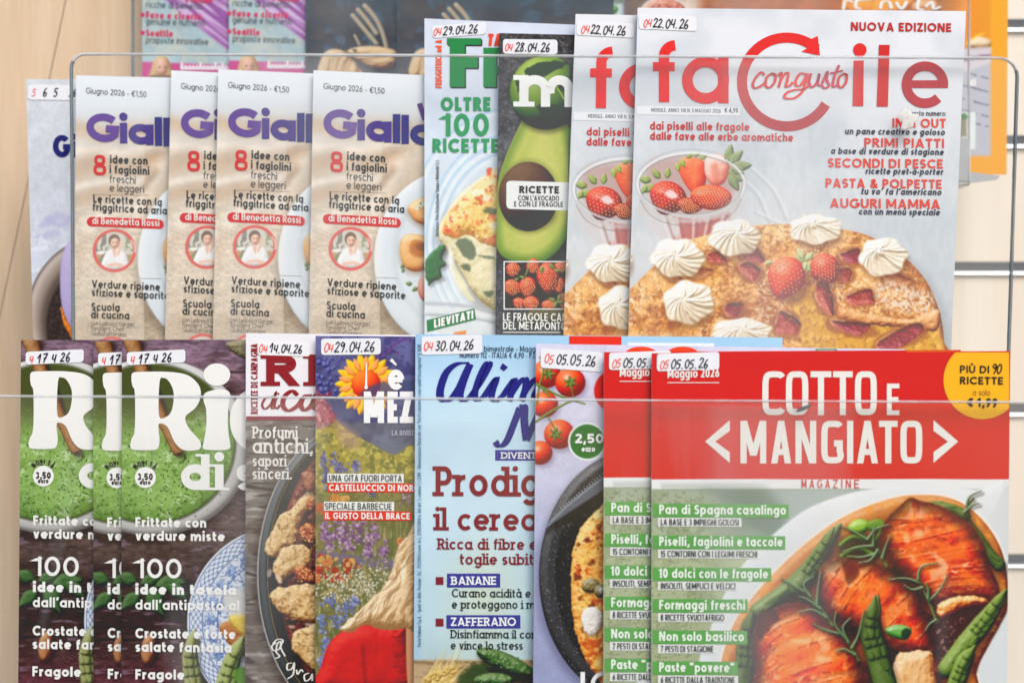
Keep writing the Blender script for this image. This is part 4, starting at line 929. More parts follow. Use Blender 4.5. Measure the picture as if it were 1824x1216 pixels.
def ink_giallo():
    P = []; pu = lambda x: (int(58+max(0, min(1, (x-60)/110))*-14), 44, int(128-max(0, min(1, x/180))*6))
    t = Ink('title', 3); sl = .085
    pc = (66, 50, 128)
    t.text('Giallo', 576, 244, 52, .26, 776, lambda x: (max(54, int(104-x*.42)), max(42, int(74-x*.28)), max(122, int(148-x*.22))), sl, track=.03); P.append(t)
    t.ribbon([(747, 184), (757, 214)], 9, (92, 50, 128))
    k = Ink('headlines', 3); T = k.text; dk = (46, 46, 50); rd = (206, 46, 40)
    T('8', 588, 306, 37, .155, 611, rd, .05, sq=3)
    T('idee con', 618, 285, 15, .17, 686, dk, .06); T('i fagiolini', 617, 303, 15, .17, 689, dk, .06)
    T('freschi', 617, 320, 14, .09, 664, (66, 62, 60), .06); T('e leggeri', 617, 336, 14, .09, 679, (66, 62, 60), .06)
    T('Le ricette con la', 587, 355, 14, .16, 711, dk, .07); T('friggitrice ad aria', 586, 370, 14, .16, 720, dk, .07)
    T('Verdure ripiene', 583, 509, 14, .155, 706, dk, .065); T('sfiziose e saporite', 583, 524, 14, .155, 722, dk, .065)
    T('Scuola', 582, 550, 14, .155, 633, dk, .05); T('di cucina', 581, 564, 14, .155, 650, dk, .05); P.append(k)
    q = Ink('small_print', 2); g = (92, 84, 76)
    q.text('Giugno 2026 - €1,50', 576, 158, 10.5, .10, 685, (62, 66, 72), .083)
    for tx, y, x1 in (('con Ludovica Gargari', 577, 658), ('Resident Chef', 586, 640), ('GialloZafferano', 595, 644)): q.text(tx, 581, y, 8, .075, x1, g, .05)
    q.rect(585, 340.6, 688, 341.3, (150, 132, 112), .03); q.rect(668, 493.6, 708, 494.2, (130, 126, 120), .03); P.append(q)
    b = Ink('author_banner', 2); b.rect(575, 381, 714, 398.5, rd, .055, 8); bt = Ink('banner_text', 4); bt.text('di Benedetta Rossi', 585, 394, 12.5, .13, 706, (240, 226, 220), .055); b.subs.append(bt); P.append(b)
    return P
def art_lilac(a):
    w = a.all(); X, Y = a.X[w], a.Y[w]
    a.grad(w, [(138, (206, 210, 216)), (300, (200, 204, 212)), (480, (198, 204, 216)), (620, (190, 190, 200))])
    a.tex(w, .05, 16, 4, 3); a.tex(w, .04, 4, 2, 5)
    a.blotch([w][0], (168, 168, 200), 22, .52, .66, .0+.0, 4)
    for p in ([(74, 402), (92, 388), (108, 384)], [(88, 396), (110, 400), (124, 392)], [(70, 424), (100, 414)]): a.fill(('l', p, 12), (172, 172, 206), 5, .6, jag=4)
    a.blotch(a.win(50, 420, 140, 480) or w, (226, 230, 240), 14, .52, .66, .6, 6)
    a.fill((190, 560, 142, 142), (118, 104, 96), 1.5); a.fill((190, 560, 138, 138), (186, 174, 166), 3)
    a.fill((194, 566, 133, 134), (150, 136, 126), 8); a.fill((198, 572, 126, 128), (96, 84, 78), 8); a.fill((202, 580, 120, 126), (58, 50, 48), 4)
    w2, d = a.dell((202, 580, 120, 126)); a.put(w2, ss(0, 6, d)*ss(.5, .7, fbm(a.X[w2], a.Y[w2], 3, 2, 8))*.5, (92, 80, 74))
    a.rel([(108, 470), (116, 440), (134, 420), (160, 410), (200, 420), (200, 640), (150, 616), (130, 596), (114, 564), (107, 520)], [(96, 84, 130), (156, 146, 190), (178, 168, 208), (200, 192, 224)], R=40, bump=1.6, bsc=24, tex=.06)
    a.rel([(108, 546), (120, 572), (136, 594), (150, 606), (200, 640), (150, 640), (128, 606), (112, 574)], [(150, 70, 20), (214, 124, 44), (232, 158, 70)], R=8, bump=2, bsc=6, jag=2)
def ink_lilac():
    t = Ink('title', 3); t.text('Gi', 94, 280, 40, .25, 136, (44, 42, 112), .02, track=.06)
    t.text('all', 140, 281, 40, .25, 214, (44, 42, 112), .02, track=.06)
    s = sticker(50, 151, 138, 178, .01, '5', '6 5', 76, 14, 57, 11, 2, gap=.9, rc=(236, 90, 92))
    s.subs[0].hand('26', 123, 172, 13, 2, (28, 34, 62), 0, .5)
    return [t, s]
def art_fryer(a):
    w = a.all(); X, Y = a.X[w], a.Y[w]
    a.grad(w, [(32, (206, 212, 226)), (150, (204, 213, 226)), (260, (208, 220, 232)), (620, (214, 220, 222))])
    for k, (rx, ry) in enumerate(((150, 190), (138, 174), (124, 158), (186, 236))):
        e = [(910+rx*math.cos(t), 430+ry*math.sin(t)) for t in np.linspace(2.4, 4.9, 30)]
        a.fill(('l', e, (3, 4)), (150, 196, 226), 2.4, .6, sm=False); a.fill(('l', [(x+6, y+5) for x, y in e], 5), (232, 238, 242), 4, .7, sm=False)
    # savoury bake
    cake = [(780, 420), (794, 380), (820, 344), (856, 316), (892, 296), (910, 300), (910, 560), (872, 548), (842, 520), (812, 470)]
    a.shad(cake, (-6, 12), 12, .25); a.rel(cake, [(150, 130, 80), (210, 198, 150), (232, 222, 184), (240, 236, 214)], R=40, bump=3, bsc=16, tex=.15, tsc=6)
    top = [(786, 410), (800, 376), (828, 344), (862, 318), (900, 300), (900, 424), (868, 436), (836, 420), (804, 424)]
    a.rel(top, [(176, 120, 40), (226, 184, 84), (238, 206, 118), (246, 228, 168)], R=26, bump=3, bsc=11, tex=.2, jag=3)
    w2, d = a.dpol(top); x, y = a.X[w2], a.Y[w2]
    a.put(w2, ss(0, 6, d)*ss(.56, .7, fbm(x, y, 14, 4, 5))*.8, (236, 120, 58)); a.put(w2, ss(0, 6, d)*ss(.62, .74, fbm(x, y, 8, 3, 6))*.7, (206, 66, 40)); a.put(w2, ss(0, 6, d)*ss(.6, .72, fbm(x, y, 20, 3, 9))*.7, (248, 244, 226))
    for p in ([(812, 432), (830, 424), (846, 440), (844, 462), (826, 456)], [(862, 372), (884, 370), (886, 380), (864, 380)], [(820, 474), (836, 470), (836, 484)], [(852, 456), (878, 456), (878, 462)], [(860, 520), (878, 518), (872, 530)]): a.fill(p, (72, 88, 60), 2.5, .8, jag=3)
    a.fill([(868, 302), (874, 300), (876, 312), (866, 314)], (232, 84, 40), 2, .9, jag=3)
    a.fill([(798, 440), (806, 450), (812, 480), (832, 510), (820, 514), (800, 480)], (240, 240, 236), 4, .9); a.fill([(806, 470), (820, 490), (836, 520), (846, 536), (830, 530), (812, 500)], (228, 222, 180), 3, .9)
    pars = [(757, 480), (760, 460), (772, 446), (790, 436), (794, 446), (788, 458), (794, 470), (784, 480), (788, 494), (772, 500), (762, 506)]
    a.shad(pars, (4, 5), 5, .35); a.rel(pars, [(18, 56, 26), (36, 96, 48), (66, 128, 74)], R=8, bump=1.6, bsc=7, jag=3)
    for y_, c, wd in ((546, (176, 180, 186), 6), (556, (226, 228, 230), 8), (566, (150, 156, 162), 3)): a.fill(('l', [(752, y_-6), (800, y_-4), (850, y_+2), (900, y_+14)], wd), c, 3, .8)
    a.tex(w, .04, 26, 4, 7); a.fill([(808, 592), (830, 588), (830, 600), (808, 600)], (232, 130, 50), 1.5, sm=False)
def ink_fryer():
    P = []; gr = (34, 134, 76); t = Ink('title', 3); sh = (46, 52, 50)
    for o, c in ((2.2, sh), (0, gr)):
        t.rect(796+o, 68+o, 857+o, 80+o, c); t.rect(801+o, 80+o, 828+o, 155+o, c); t.rect(828+o, 97+o, 851+o, 121+o, c)
        t.rect(861+o, 85+o, 884+o, 155+o, c); t.rect(884+o, 85+o, 920+o, 100+o, c); t.rect(884+o, 118+o, 900+o, 132+o, c)
    P.append(t)
    k = Ink('headlines', 3); g2 = (44, 150, 92)
    k.text('OLTRE', 785, 198, 25, .23, 874, g2); k.text('100', 787, 243, 41, .21, 871, g2); k.text('RICETTE', 770, 272, 25, .22, 889, g2)
    k.text('FRIGGITRICI ad A', 787, 157, 11.5, .2, 787+86, (232, 92, 52), rot=-90, sq=3)
    k.text('TA', 868, 82, 22, .22, 892, (228, 76, 48), it=.1); P.append(k)
    b = Ink('section_banner', 2); b.poly([(760, 570), (845, 549), (848, 569), (761, 591)], (44, 128, 78)); bt = Ink('banner_text', 4); bt.text('LIEVITATI', 773, 584, 15, .2, 843, (236, 240, 236), -.24); b.subs.append(bt); P.append(b)
    q = Ink('small_print', 2); q.text('Distributore: Press-Di Distribuzione Stampa e Multimedia S.r.l.', 782, 421, 6.5, .1, 782+136, (84, 90, 100), rot=-90, sq=3); P.append(q)
    P.append(sticker(770, 46, 866, 68, -.08, '04', '29.04.26', 789, 15, 772, 13, gap=.56))
    return P
def art_avocado(a):
    w = a.all(); X, Y = a.X[w], a.Y[w]
    a.grad(w, [(55, (62, 60, 60)), (300, (84, 84, 88)), (460, (58, 58, 64)), (620, (66, 68, 74))])
    a.tex(w, .4, 5, 3, 3, 1, 1.6); a.tex(w, .25, 30, 4, 5); a.blotch(w, (134, 136, 142), 2.6, .62, .75, .5, 7, 2)
    body = [(938, 206), (918, 240), (902, 276), (889, 316), (882, 372), (882, 424), (894, 456), (930, 470), (962, 468), (990, 450), (1012, 420), (1030, 380), (1036, 330), (1024, 270), (1008, 216), (970, 196)]
    a.shad(body, (4, 8), 10, .6); a.fill([(x+(x-958)*.03, y+2) for x, y in body], (44, 38, 24), 2, jag=2)
    a.rel(body, [(60, 92, 26), (128, 154, 58), (184, 190, 92), (206, 204, 110)], R=24, bump=.6, bsc=20, flat=.5, soft=1.6)
    w2, d = a.dpol(body); a.put(w2, (1-ss(3, 22, d))*ss(0, 2, d)*.7, (96, 134, 44)); a.put(w2, ss(26, 46, d)*.4, (214, 206, 120))
    a.fill((941, 350, 58, 68), (128, 138, 56), 6, .5); a.rel((941, 350, 53, 62), [(24, 14, 10), (66, 42, 28), (92, 62, 42), (122, 90, 66)], R=46, bump=1.2, bsc=12, tex=.12); a.fill((948, 384, 40, 22), (40, 24, 18), 14, .45)
    # globe apple
    a.shad((972, 165, 64, 66), (2, 6), 8, .5)
    a.rel((972, 165, 64, 66), [(20, 34, 8), (62, 96, 24), (110, 144, 44), (166, 188, 84)], R=60, spec=.25, pw=14)
    w2, d = a.dell((972, 165, 64, 66))
    for p in ([(936, 124), (960, 112), (990, 108), (1010, 112), (1000, 122), (984, 128), (972, 136), (950, 140), (938, 136)], [(958, 190), (984, 186), (1006, 192), (1004, 206), (986, 216), (972, 222), (966, 208)], [(986, 146), (1004, 140), (1016, 148), (1012, 166), (996, 160)], [(920, 140), (930, 136), (928, 160), (922, 164)], [(984, 212), (996, 206), (992, 216)]): a.fill(p, (34, 58, 16), 1.5, .9, jag=3)
    a.fill(('l', [(990, 152), (1000, 168), (1004, 176)], 2.4), (170, 196, 60), 1, .9); a.fill([(958, 100), (975, 96), (996, 100), (985, 106), (968, 106)], (128, 160, 54), 2, .9)
    # strawberries picture
    a.fill([(898, 466), (1040, 466), (1040, 551), (898, 551)], (52, 20, 18), .8, sm=False)
    for i, e in enumerate(((914, 480, 13, 13, 10), (950, 474, 14, 12, 80), (1000, 476, 14, 10, 0), (913, 512, 16, 14, 30), (940, 511, 16, 18, 5), (996, 508, 12, 14, 0), (976, 494, 20, 27, -4), (925, 540, 12, 10, 20), (946, 540, 15, 13, 0), (978, 544, 14, 10, 0), (1008, 536, 14, 16, 0))): berry(a, e, seed=20+i, ramp=[(96, 10, 14), (172, 26, 26), (222, 56, 44), (240, 120, 96)])
    for e in ((966, 474, 14, 100), (978, 470, 14, 40), (988, 482, 12, 0), (936, 496, 12, 200), (916, 500, 10, -30), (992, 536, 14, 20), (992, 536, 14, 110), (990, 536, 14, 200), (994, 536, 14, 290), (1002, 484, 12, -40)): leafp(a, *e, .3, ramp=((46, 66, 26), (98, 122, 54), (160, 176, 104)))
    a.fill(('l', [(936, 490), (944, 468)], 2), (150, 160, 96), 1)
    a.rel((972, 566, 40, 18), [(40, 44, 20), (84, 84, 44), (110, 104, 66)], R=18, bump=1, bsc=6, al=.8)
def ink_avocado():
    P = []; W = (234, 236, 232); t = Ink('title', 3)
    t.text('m', 925, 190, 78, .21, 1022, W, .01, slab=.55); P.append(t)
    b = Ink('recipe_panel', 2); b.rect(902, 322, 1024, 372, (228, 230, 228), .03, 7); bt = Ink('panel_text', 4); dk = (30, 38, 34)
    bt.text('RICETTE', 925, 344, 13, .22, 996, dk, .01); bt.text("CON L'AVOCADO", 923, 357, 9, .13, 996, dk, .01); bt.text('E CON LE FRAGOLE', 916, 367.5, 9, .13, 1003, dk, .01); b.subs.append(bt); P.append(b)
    k = Ink('headlines', 3)
    for r in ((897, 465, 1030, 467), (897, 549.4, 1030, 551.2), (897, 467, 899, 549.4)): k.rect(*r, W)
    k.text('LE FRAGOLE CAN', 896, 571, 14, .13, 1010, W, .01); k.text('DEL METAPONTO', 896, 586.5, 14, .13, 1010, W, .01); k.rect(896, 591, 998, 592.4, W); P.append(k)
    P.append(sticker(896, 70, 993, 96, .01, '04', '28.04.26', 917, 15, 899, 17, gap=.56, dy=1))
    return P
def art_ricette(a):
    w = a.all(); X, Y = a.X[w], a.Y[w]
    a.grad(w, [(600, (134, 106, 128)), (700, (118, 88, 98)), (960, (92, 74, 72)), (1060, (64, 48, 44)), (1150, (72, 52, 50)), (1216, (98, 54, 62))])
    a.tex(w, .3, 26, 5, 3, 3, .6); a.tex(w, .25, 5, 3, 5, 2, 1); a.blotch(w, (58, 42, 40), 18, .52, .7, .5, 6, 4, 3, .6); a.blotch(w, (150, 120, 150), 9, .6, .75, .5*1, 16, 4, 2.4, .7)
    for y_ in (668, 1068, 1140): a.fill(('l', [(210, y_), (450, y_-6)], 3), (36, 22, 24), 1.5, .7, sm=False)
    # rope bow, bowl and soup
    a.rel([(402, 614), (420, 606), (450, 606), (450, 640), (424, 634)], [(60, 56, 40), (120, 112, 82), (170, 160, 126)], R=10, bump=2, bsc=5)
    a.shad((272, 796, 172, 158), (6, 10), 14, .5)
    a.rel((272, 796, 172, 158), [(110, 106, 104), (172, 170, 168), (196, 196, 194), (214, 216, 216)], R=26, flat=.6)
    a.fill((268, 790, 152, 143), (52, 50, 34), 4); w2, d = a.dell((268, 790, 152, 143)); a.put(w2, ss(0, 10, d)*ss(.45, .7, fbm(a.X[w2], a.Y[w2], 40, 3, 5))*.5, (84, 82, 56))
    so = (268, 790, 150, 141)
    a.rel(so, [(72, 104, 40), (112, 156, 66), (138, 182, 88), (170, 206, 124)], R=40, bump=2.2, bsc=20, tex=.28, tsc=9, flat=.3, soft=2)
    w2, d = a.dell(so); x, y = a.X[w2], a.Y[w2]; a.put(w2, ss(0, 6, d)*ss(.58, .72, fbm(x, y, 11, 4, 6))*.7, (196, 220, 164)); a.put(w2, ss(0, 6, d)*ss(.55, .75, fbm(x, y, 50, 3, 9))*.5, (96, 140, 58)); a.put(w2, (1-ss(4, 30, d))*ss(0, 3, d)*.35, (84, 120, 50)); a.put(w2, ss(0, 6, d)*ss(.71, .76, fbm(x, y, 3.4, 2, 8))*.8, (46, 74, 34))
    yy = y+26*(fbm(x, y, 60, 3, 4)-.5)-14*np.cos((x-268)/60); a.put(w2, ss(-1, 2, d)*ss(768, 690, yy)*.95, (62, 62, 40)); a.put(w2, ss(-1, 2, d)*ss(800, 720, yy)*.45, (92, 106, 54))
    a.dots((222, 820, 400, 920), 60, (.6, 1.4), [(40, 66, 30), (60, 84, 40)], 7, el=2.2)
    sp = [(218, 600), (244, 600), (262, 650), (290, 720), (318, 790), (326, 806), (312, 812), (296, 786), (262, 712), (236, 650)]
    a.shad(sp, (6, 4), 5, .5); a.rel(sp, [(70, 36, 18), (132, 84, 46), (176, 126, 78), (206, 164, 116)], R=14, bump=.8, bsc=8, tex=.2, fib=(-22, 6, .8))
    # basil, almond, blue plate
    for e in ((246, 1036, 44, -165), (250, 1040, 40, -20), (276, 1044, 56, -8), (264, 1050, 56, 60), (250, 1056, 46, 140), (300, 1040, 44, 40)): leafp(a, *e, .34, ramp=((22, 40, 20), (52, 88, 44), (98, 134, 80)), seed=3)
    pl = (505, 1108, 172, 172)
    a.shad(pl, (-4, 6), 10, .5); a.rel(pl, [(140, 146, 160), (190, 198, 210), (206, 212, 222), (222, 226, 232)], R=12, flat=.5)
    w2, d = a.dell(pl); x, y = a.X[w2]-505, a.Y[w2]-1108; r = np.hypot(x, y); th = np.arctan2(y, x)
    b1 = (r > 146) & (r < 166); lat = np.abs(np.sin(th*34+r*.36))*np.abs(np.sin(th*34-r*.36)); a.put(w2, b1*(1-ss(.12, .3, lat))*.8, (70, 104, 168))
    for rr in (168, 145, 118): a.put(w2, ss(1.6, .4, np.abs(r-rr))*.85, (66, 98, 164))
    f = fbm(a.X[w2], a.Y[w2], 9, 3, 6); a.put(w2, (r < 143)*(r > 80)*ss(.05, .015, np.abs(f-.5))*.8, (58, 92, 160)); a.put(w2, (r < 143)*(r > 80)*ss(.66, .74, f)*.75, (88, 120, 180))
    rg = random.Random(4)
    for i in range(9):
        t_ = math.radians(140+i*14); cx, cy = 505+130*math.cos(t_), 1108+130*math.sin(t_)
        for k in range(6): leafp(a, cx, cy, 11, k*60+i*20, .45, ramp=((70, 102, 164), (110, 140, 190), (170, 190, 220)))
    a.rel([(390, 1120), (410, 1106), (450, 1130), (450, 1170), (420, 1160)], [(110, 50, 20), (180, 100, 44), (214, 150, 84)], R=10, bump=2, bsc=6)
    a.rel([(406, 1100), (430, 1090), (450, 1100), (450, 1140), (424, 1124)], [(170, 130, 30), (222, 186, 60), (240, 216, 110)], R=10, bump=1)
    a.fill([(400, 1060), (450, 1050), (450, 1090), (410, 1092)], (206, 204, 196), 6, .9)
    a.shad((264, 1156, 14, 26, 8), (4, 5), 5, .5); a.rel((264, 1156, 13, 27, 6), [(84, 40, 20), (148, 86, 48), (182, 120, 74), (206, 156, 112)], R=13, bump=.5, bsc=8, fib=(84, 5, .9))
    spear(a, [(344, 1140), (338, 1170), (346, 1230)], (20, 36), 5, ramp=((44, 46, 20), (96, 104, 52), (150, 156, 92), (190, 194, 136)))
    spear(a, [(424, 1154), (412, 1180), (400, 1230)], (22, 40), 8, ramp=((44, 52, 20), (104, 122, 56), (156, 170, 92), (190, 200, 130)))
    a.fill((434, 1204, 20, 16, 20), (96, 150, 50), 4, .9)
    g_ = a.I.mean(-1, keepdims=True); a.I = a.I*.84+g_*.16
def ink_ricette():
    P = []; W = (230, 230, 226); t = Ink('title', 3)
    R = spl([(234, 676), (236, 664), (252, 662), (300, 662), (334, 668), (354, 686), (357, 706), (348, 726), (330, 742), (336, 762), (352, 780), (358, 792), (352, 801), (326, 801), (310, 786), (298, 760), (284, 754), (282, 764), (284, 782), (282, 796), (274, 801), (240, 801), (232, 796), (234, 782), (240, 764), (240, 700), (236, 688)], 4, True)
    Hl = spl([(284, 680), (291, 673), (300, 678), (308, 694), (309, 712), (305, 732), (296, 742), (283, 740)], 4, True)
    t.holes([R, Hl], W); t.disc(386, 667, 24, W, ry=20)
    t.poly(spl([(362, 706), (368, 698), (390, 693), (406, 696), (409, 706), (406, 730), (406, 762), (409, 786), (410, 796), (402, 801), (370, 801), (361, 797), (363, 784), (367, 760), (367, 730), (363, 716)], 4, True), W)
    c = [(462+34*math.cos(math.radians(d)), 748-44*math.sin(math.radians(d))) for d in range(50, 311, 10)]
    t.ribbon(c, lambda f, d: 14+24*math.sin(math.pi*f), W)
    t.text('di', 322, 872, 64, .24, 398, W, .01, slab=.3); t.text('s', 421, 873, 64, .22, 452, W); P.append(t)
    b = Ink('price_badge', 2); b.disc(258.6, 850, 18.6, (236, 238, 234)); bt = Ink('badge_text', 4); dk = (30, 40, 46)
    bt.text('3,50', 245, 854.5, 12, .2, 272, dk); bt.text('euro', 249, 862.5, 8.5, .19, 268, dk)
    for i, ch in enumerate('NOVITÀ'):
        an = math.radians(-138+i*16.5); bt.text(ch, 258.6+21.5*math.cos(an), 850+21.5*math.sin(an)*1.0, 9, .2, None, (36, 44, 32), rot=math.degrees(an)+90, xs=.8)
    b.subs.append(bt); P.append(b)
    k = Ink('headlines', 3); T = k.text
    for tx, x1, y, c, wt in (('Frittate con', 367, 938, 17.5, .2), ('verdure miste', 400, 962, 17.5, .2), ('100', 323, 1029, 35, .17), ('idee in tavola', 420, 1058, 19, .25), ("dall'antipasto al", 426, 1085, 18, .18), ('Crostate e torte', 419, 1136, 18, .2), ('salate fantasia', 412, 1160, 18, .2), ('Fragole', 328, 1209, 18, .2)):
        T(tx, 241, y, c, wt, x1, W, .01)
    T('d', 436, 1086, 18, .18, None, W); P.append(k)
    P.append(sticker(226, 627, 330, 650, -.05, '4', '17 4 26', 246, 15.5, 232, 21, 2.3, gap=.62, dy=2))
    return P
def art_rica(a):
    w = a.all(); X, Y = a.X[w], a.Y[w]
    a.I[w] = C3((228, 226, 230)); m = ss(747, 748, Y)
    a.put(w, m, (120, 112, 106)); a.put(w, m*ss(.48, .68, fbm(X/3.5, Y/.7, 12, 5, 3))*.8, (176, 172, 166)); a.put(w, m*ss(.56, .72, fbm(X/4, Y/.6, 9, 4, 6))*.8, (70, 60, 54)); a.put(w, m*ss(.55, .7, fbm(X, Y, 44, 3, 9))*.5, (92, 78, 70))
    for p in ([(436, 866), (500, 874), (566, 884)], [(436, 1020), (464, 1026)]): a.fill(('l', p, 4), (50, 42, 38), 2, .9)
    ds = (632, 1022, 174, 268)
    a.shad(ds, (-6, 8), 12, .5); a.fill(ds, (190, 186, 180), 1.2); a.rel((632, 1022, 172, 266), [(12, 14, 14), (34, 38, 40), (60, 66, 68), (120, 126, 128)], R=14, spec=.25)
    a.fill((634, 1020, 160, 254), (24, 26, 26), 3); e = [(634+158*math.cos(t), 1020+252*math.sin(t)) for t in np.linspace(2, 4.4, 40)]; a.fill(('l', e, 1.6), (160, 130, 70), .8, .8, sm=False)
    fil = (640, 1018, 146, 240); a.rel(fil, [(20, 8, 6), (66, 26, 18), (110, 48, 34), (156, 84, 62)], R=12, bump=3, bsc=9, tex=.3, tsc=5, spec=.35); w2, d = a.dell(fil)
    a.put(w2, ss(0, 8, d)*ss(.55, .7, fbm(a.X[w2], a.Y[w2], 12, 4, 8))*.7, (40, 16, 14))
    rp = [(104, 66, 32), (176, 132, 80), (216, 182, 128), (234, 210, 164)]
    for i, p in enumerate(([(562, 866), (540, 880), (520, 904), (500, 918), (486, 944), (474, 968), (476, 986), (492, 990), (512, 976), (530, 956), (534, 930), (550, 910), (566, 900)], [(488, 1010), (496, 984), (520, 970), (544, 974), (552, 992), (540, 1012), (520, 1022), (500, 1036), (492, 1026)], [(480, 1064), (494, 1048), (520, 1044), (566, 1042), (570, 1104), (530, 1104), (506, 1094), (490, 1084)], [(520, 1140), (530, 1122), (570, 1116), (570, 1200), (540, 1176), (526, 1160)], [(536, 846), (560, 838), (566, 862), (548, 876)])):
        a.shad(p, (3, 6), 8, .6); a.rel(p, rp if i < 4 else [(90, 40, 30), (150, 86, 64), (200, 140, 110)], R=16, bump=3, bsc=12, tex=.34, tsc=5, jag=5, flat=.7, seed=i+2)
        w2, d = a.dpol(p); a.put(w2, ss(0, 5, d)*ss(.62, .74, fbm(a.X[w2], a.Y[w2], 5, 3, i+9))*.6, (120, 78, 40))
    for e in ((552, 950, 20, 18, 20), (546, 1024, 24, 14, 30), (556, 896, 10, 14, 10)): a.rel(e, [(60, 16, 14), (130, 46, 34), (186, 100, 60), (226, 170, 110)], R=10, bump=3, bsc=4, tex=.4, jag=3)
    a.dots((530, 936, 566, 966), 40, (.8, 1.8), [(226, 186, 130), (150, 60, 40)], 3); a.dots((526, 1012, 566, 1036), 30, (.8, 1.8), [(226, 186, 110), (120, 40, 30)], 4)
    for c in ((496, 1030, 5, 10, -30), (480, 1020, 4, 8, 10), (520, 1116, 6, 3, 0), (550, 1112, 8, 3, 10)): a.fill(c, (226, 206, 190), 2, .6)
def ink_rica():
    P = []; mr = (142, 22, 56); t = Ink('title', 3)
    t.text('R', 474, 687, 56, .27, 531, mr, slab=.5); t.text('I', 549, 687, 56, .25, None, mr, slab=.5)
    pen = lambda a, b: (lambda f, d: a+b*abs(d[1])/(np.hypot(*d)+1e-6))
    for p, q in (([(486, 706), (474, 708), (467, 720), (472, 728), (482, 720), (488, 706), (492, 699), (484, 724), (489, 727)], (2, 2.4)), ([(493, 707), (489, 722), (494, 727), (498, 721)], (2, 2.6)), ([(530, 704), (520, 696), (507, 706), (504, 722), (514, 731), (530, 722), (540, 708)], (4, 5)), ([(556, 704), (542, 706), (536, 720), (542, 730), (554, 722), (562, 704), (558, 724), (566, 730)], (4, 5))): t.ribbon(spl(p, 6), pen(*q), mr)
    t.disc(496, 701, 1.8, mr, 12); t.rect(438.5, 741, 565, 748, (138, 40, 66)); P.append(t)
    k = Ink('headlines', 3); W = (226, 222, 216)
    sh = Ink('x', 2)
    for kk, o, c in ((sh, 1, (50, 44, 40)), (k, 0, W)):
        for tx, x1, y, cp in (('Profumi', 530, 780, 21), ('antichi,', 557, 807, 27), ('sapori', 510, 830, 20), ('sinceri.', 520, 853, 20)): kk.text(tx, 450+o, y+o, cp, .14, x1+o, c, .005, slab=.6)
    k.items += sh.items
    for p in ([(492, 1144), (484, 1150), (488, 1158), (498, 1154), (500, 1142), (494, 1146), (492, 1160), (498, 1168), (490, 1172)], [(520, 1180), (512, 1182), (512, 1192), (520, 1190), (524, 1180), (522, 1200), (512, 1208)], [(528, 1192), (530, 1200), (536, 1192), (540, 1196)], [(550, 1198), (542, 1202), (544, 1212), (552, 1208), (556, 1200), (556, 1212)], [(486, 1146), (494, 1138), (504, 1140), (500, 1152), (508, 1168)]): k.ribbon(spl(p, 6), pen(1.4, 1.6), W)
    P.append(k)
    q = Ink('small_print', 2); q.text('RICETTE DI CAMPAGNA', 459, 737, 12, .17, 459+125, mr, rot=-90, slab=.4); P.append(q)
    P.append(sticker(459, 607, 552, 632, .03, '04', '14.04.26', 479, 15, 461, 29, gap=.54, paper=(232, 232, 234)))
    return P
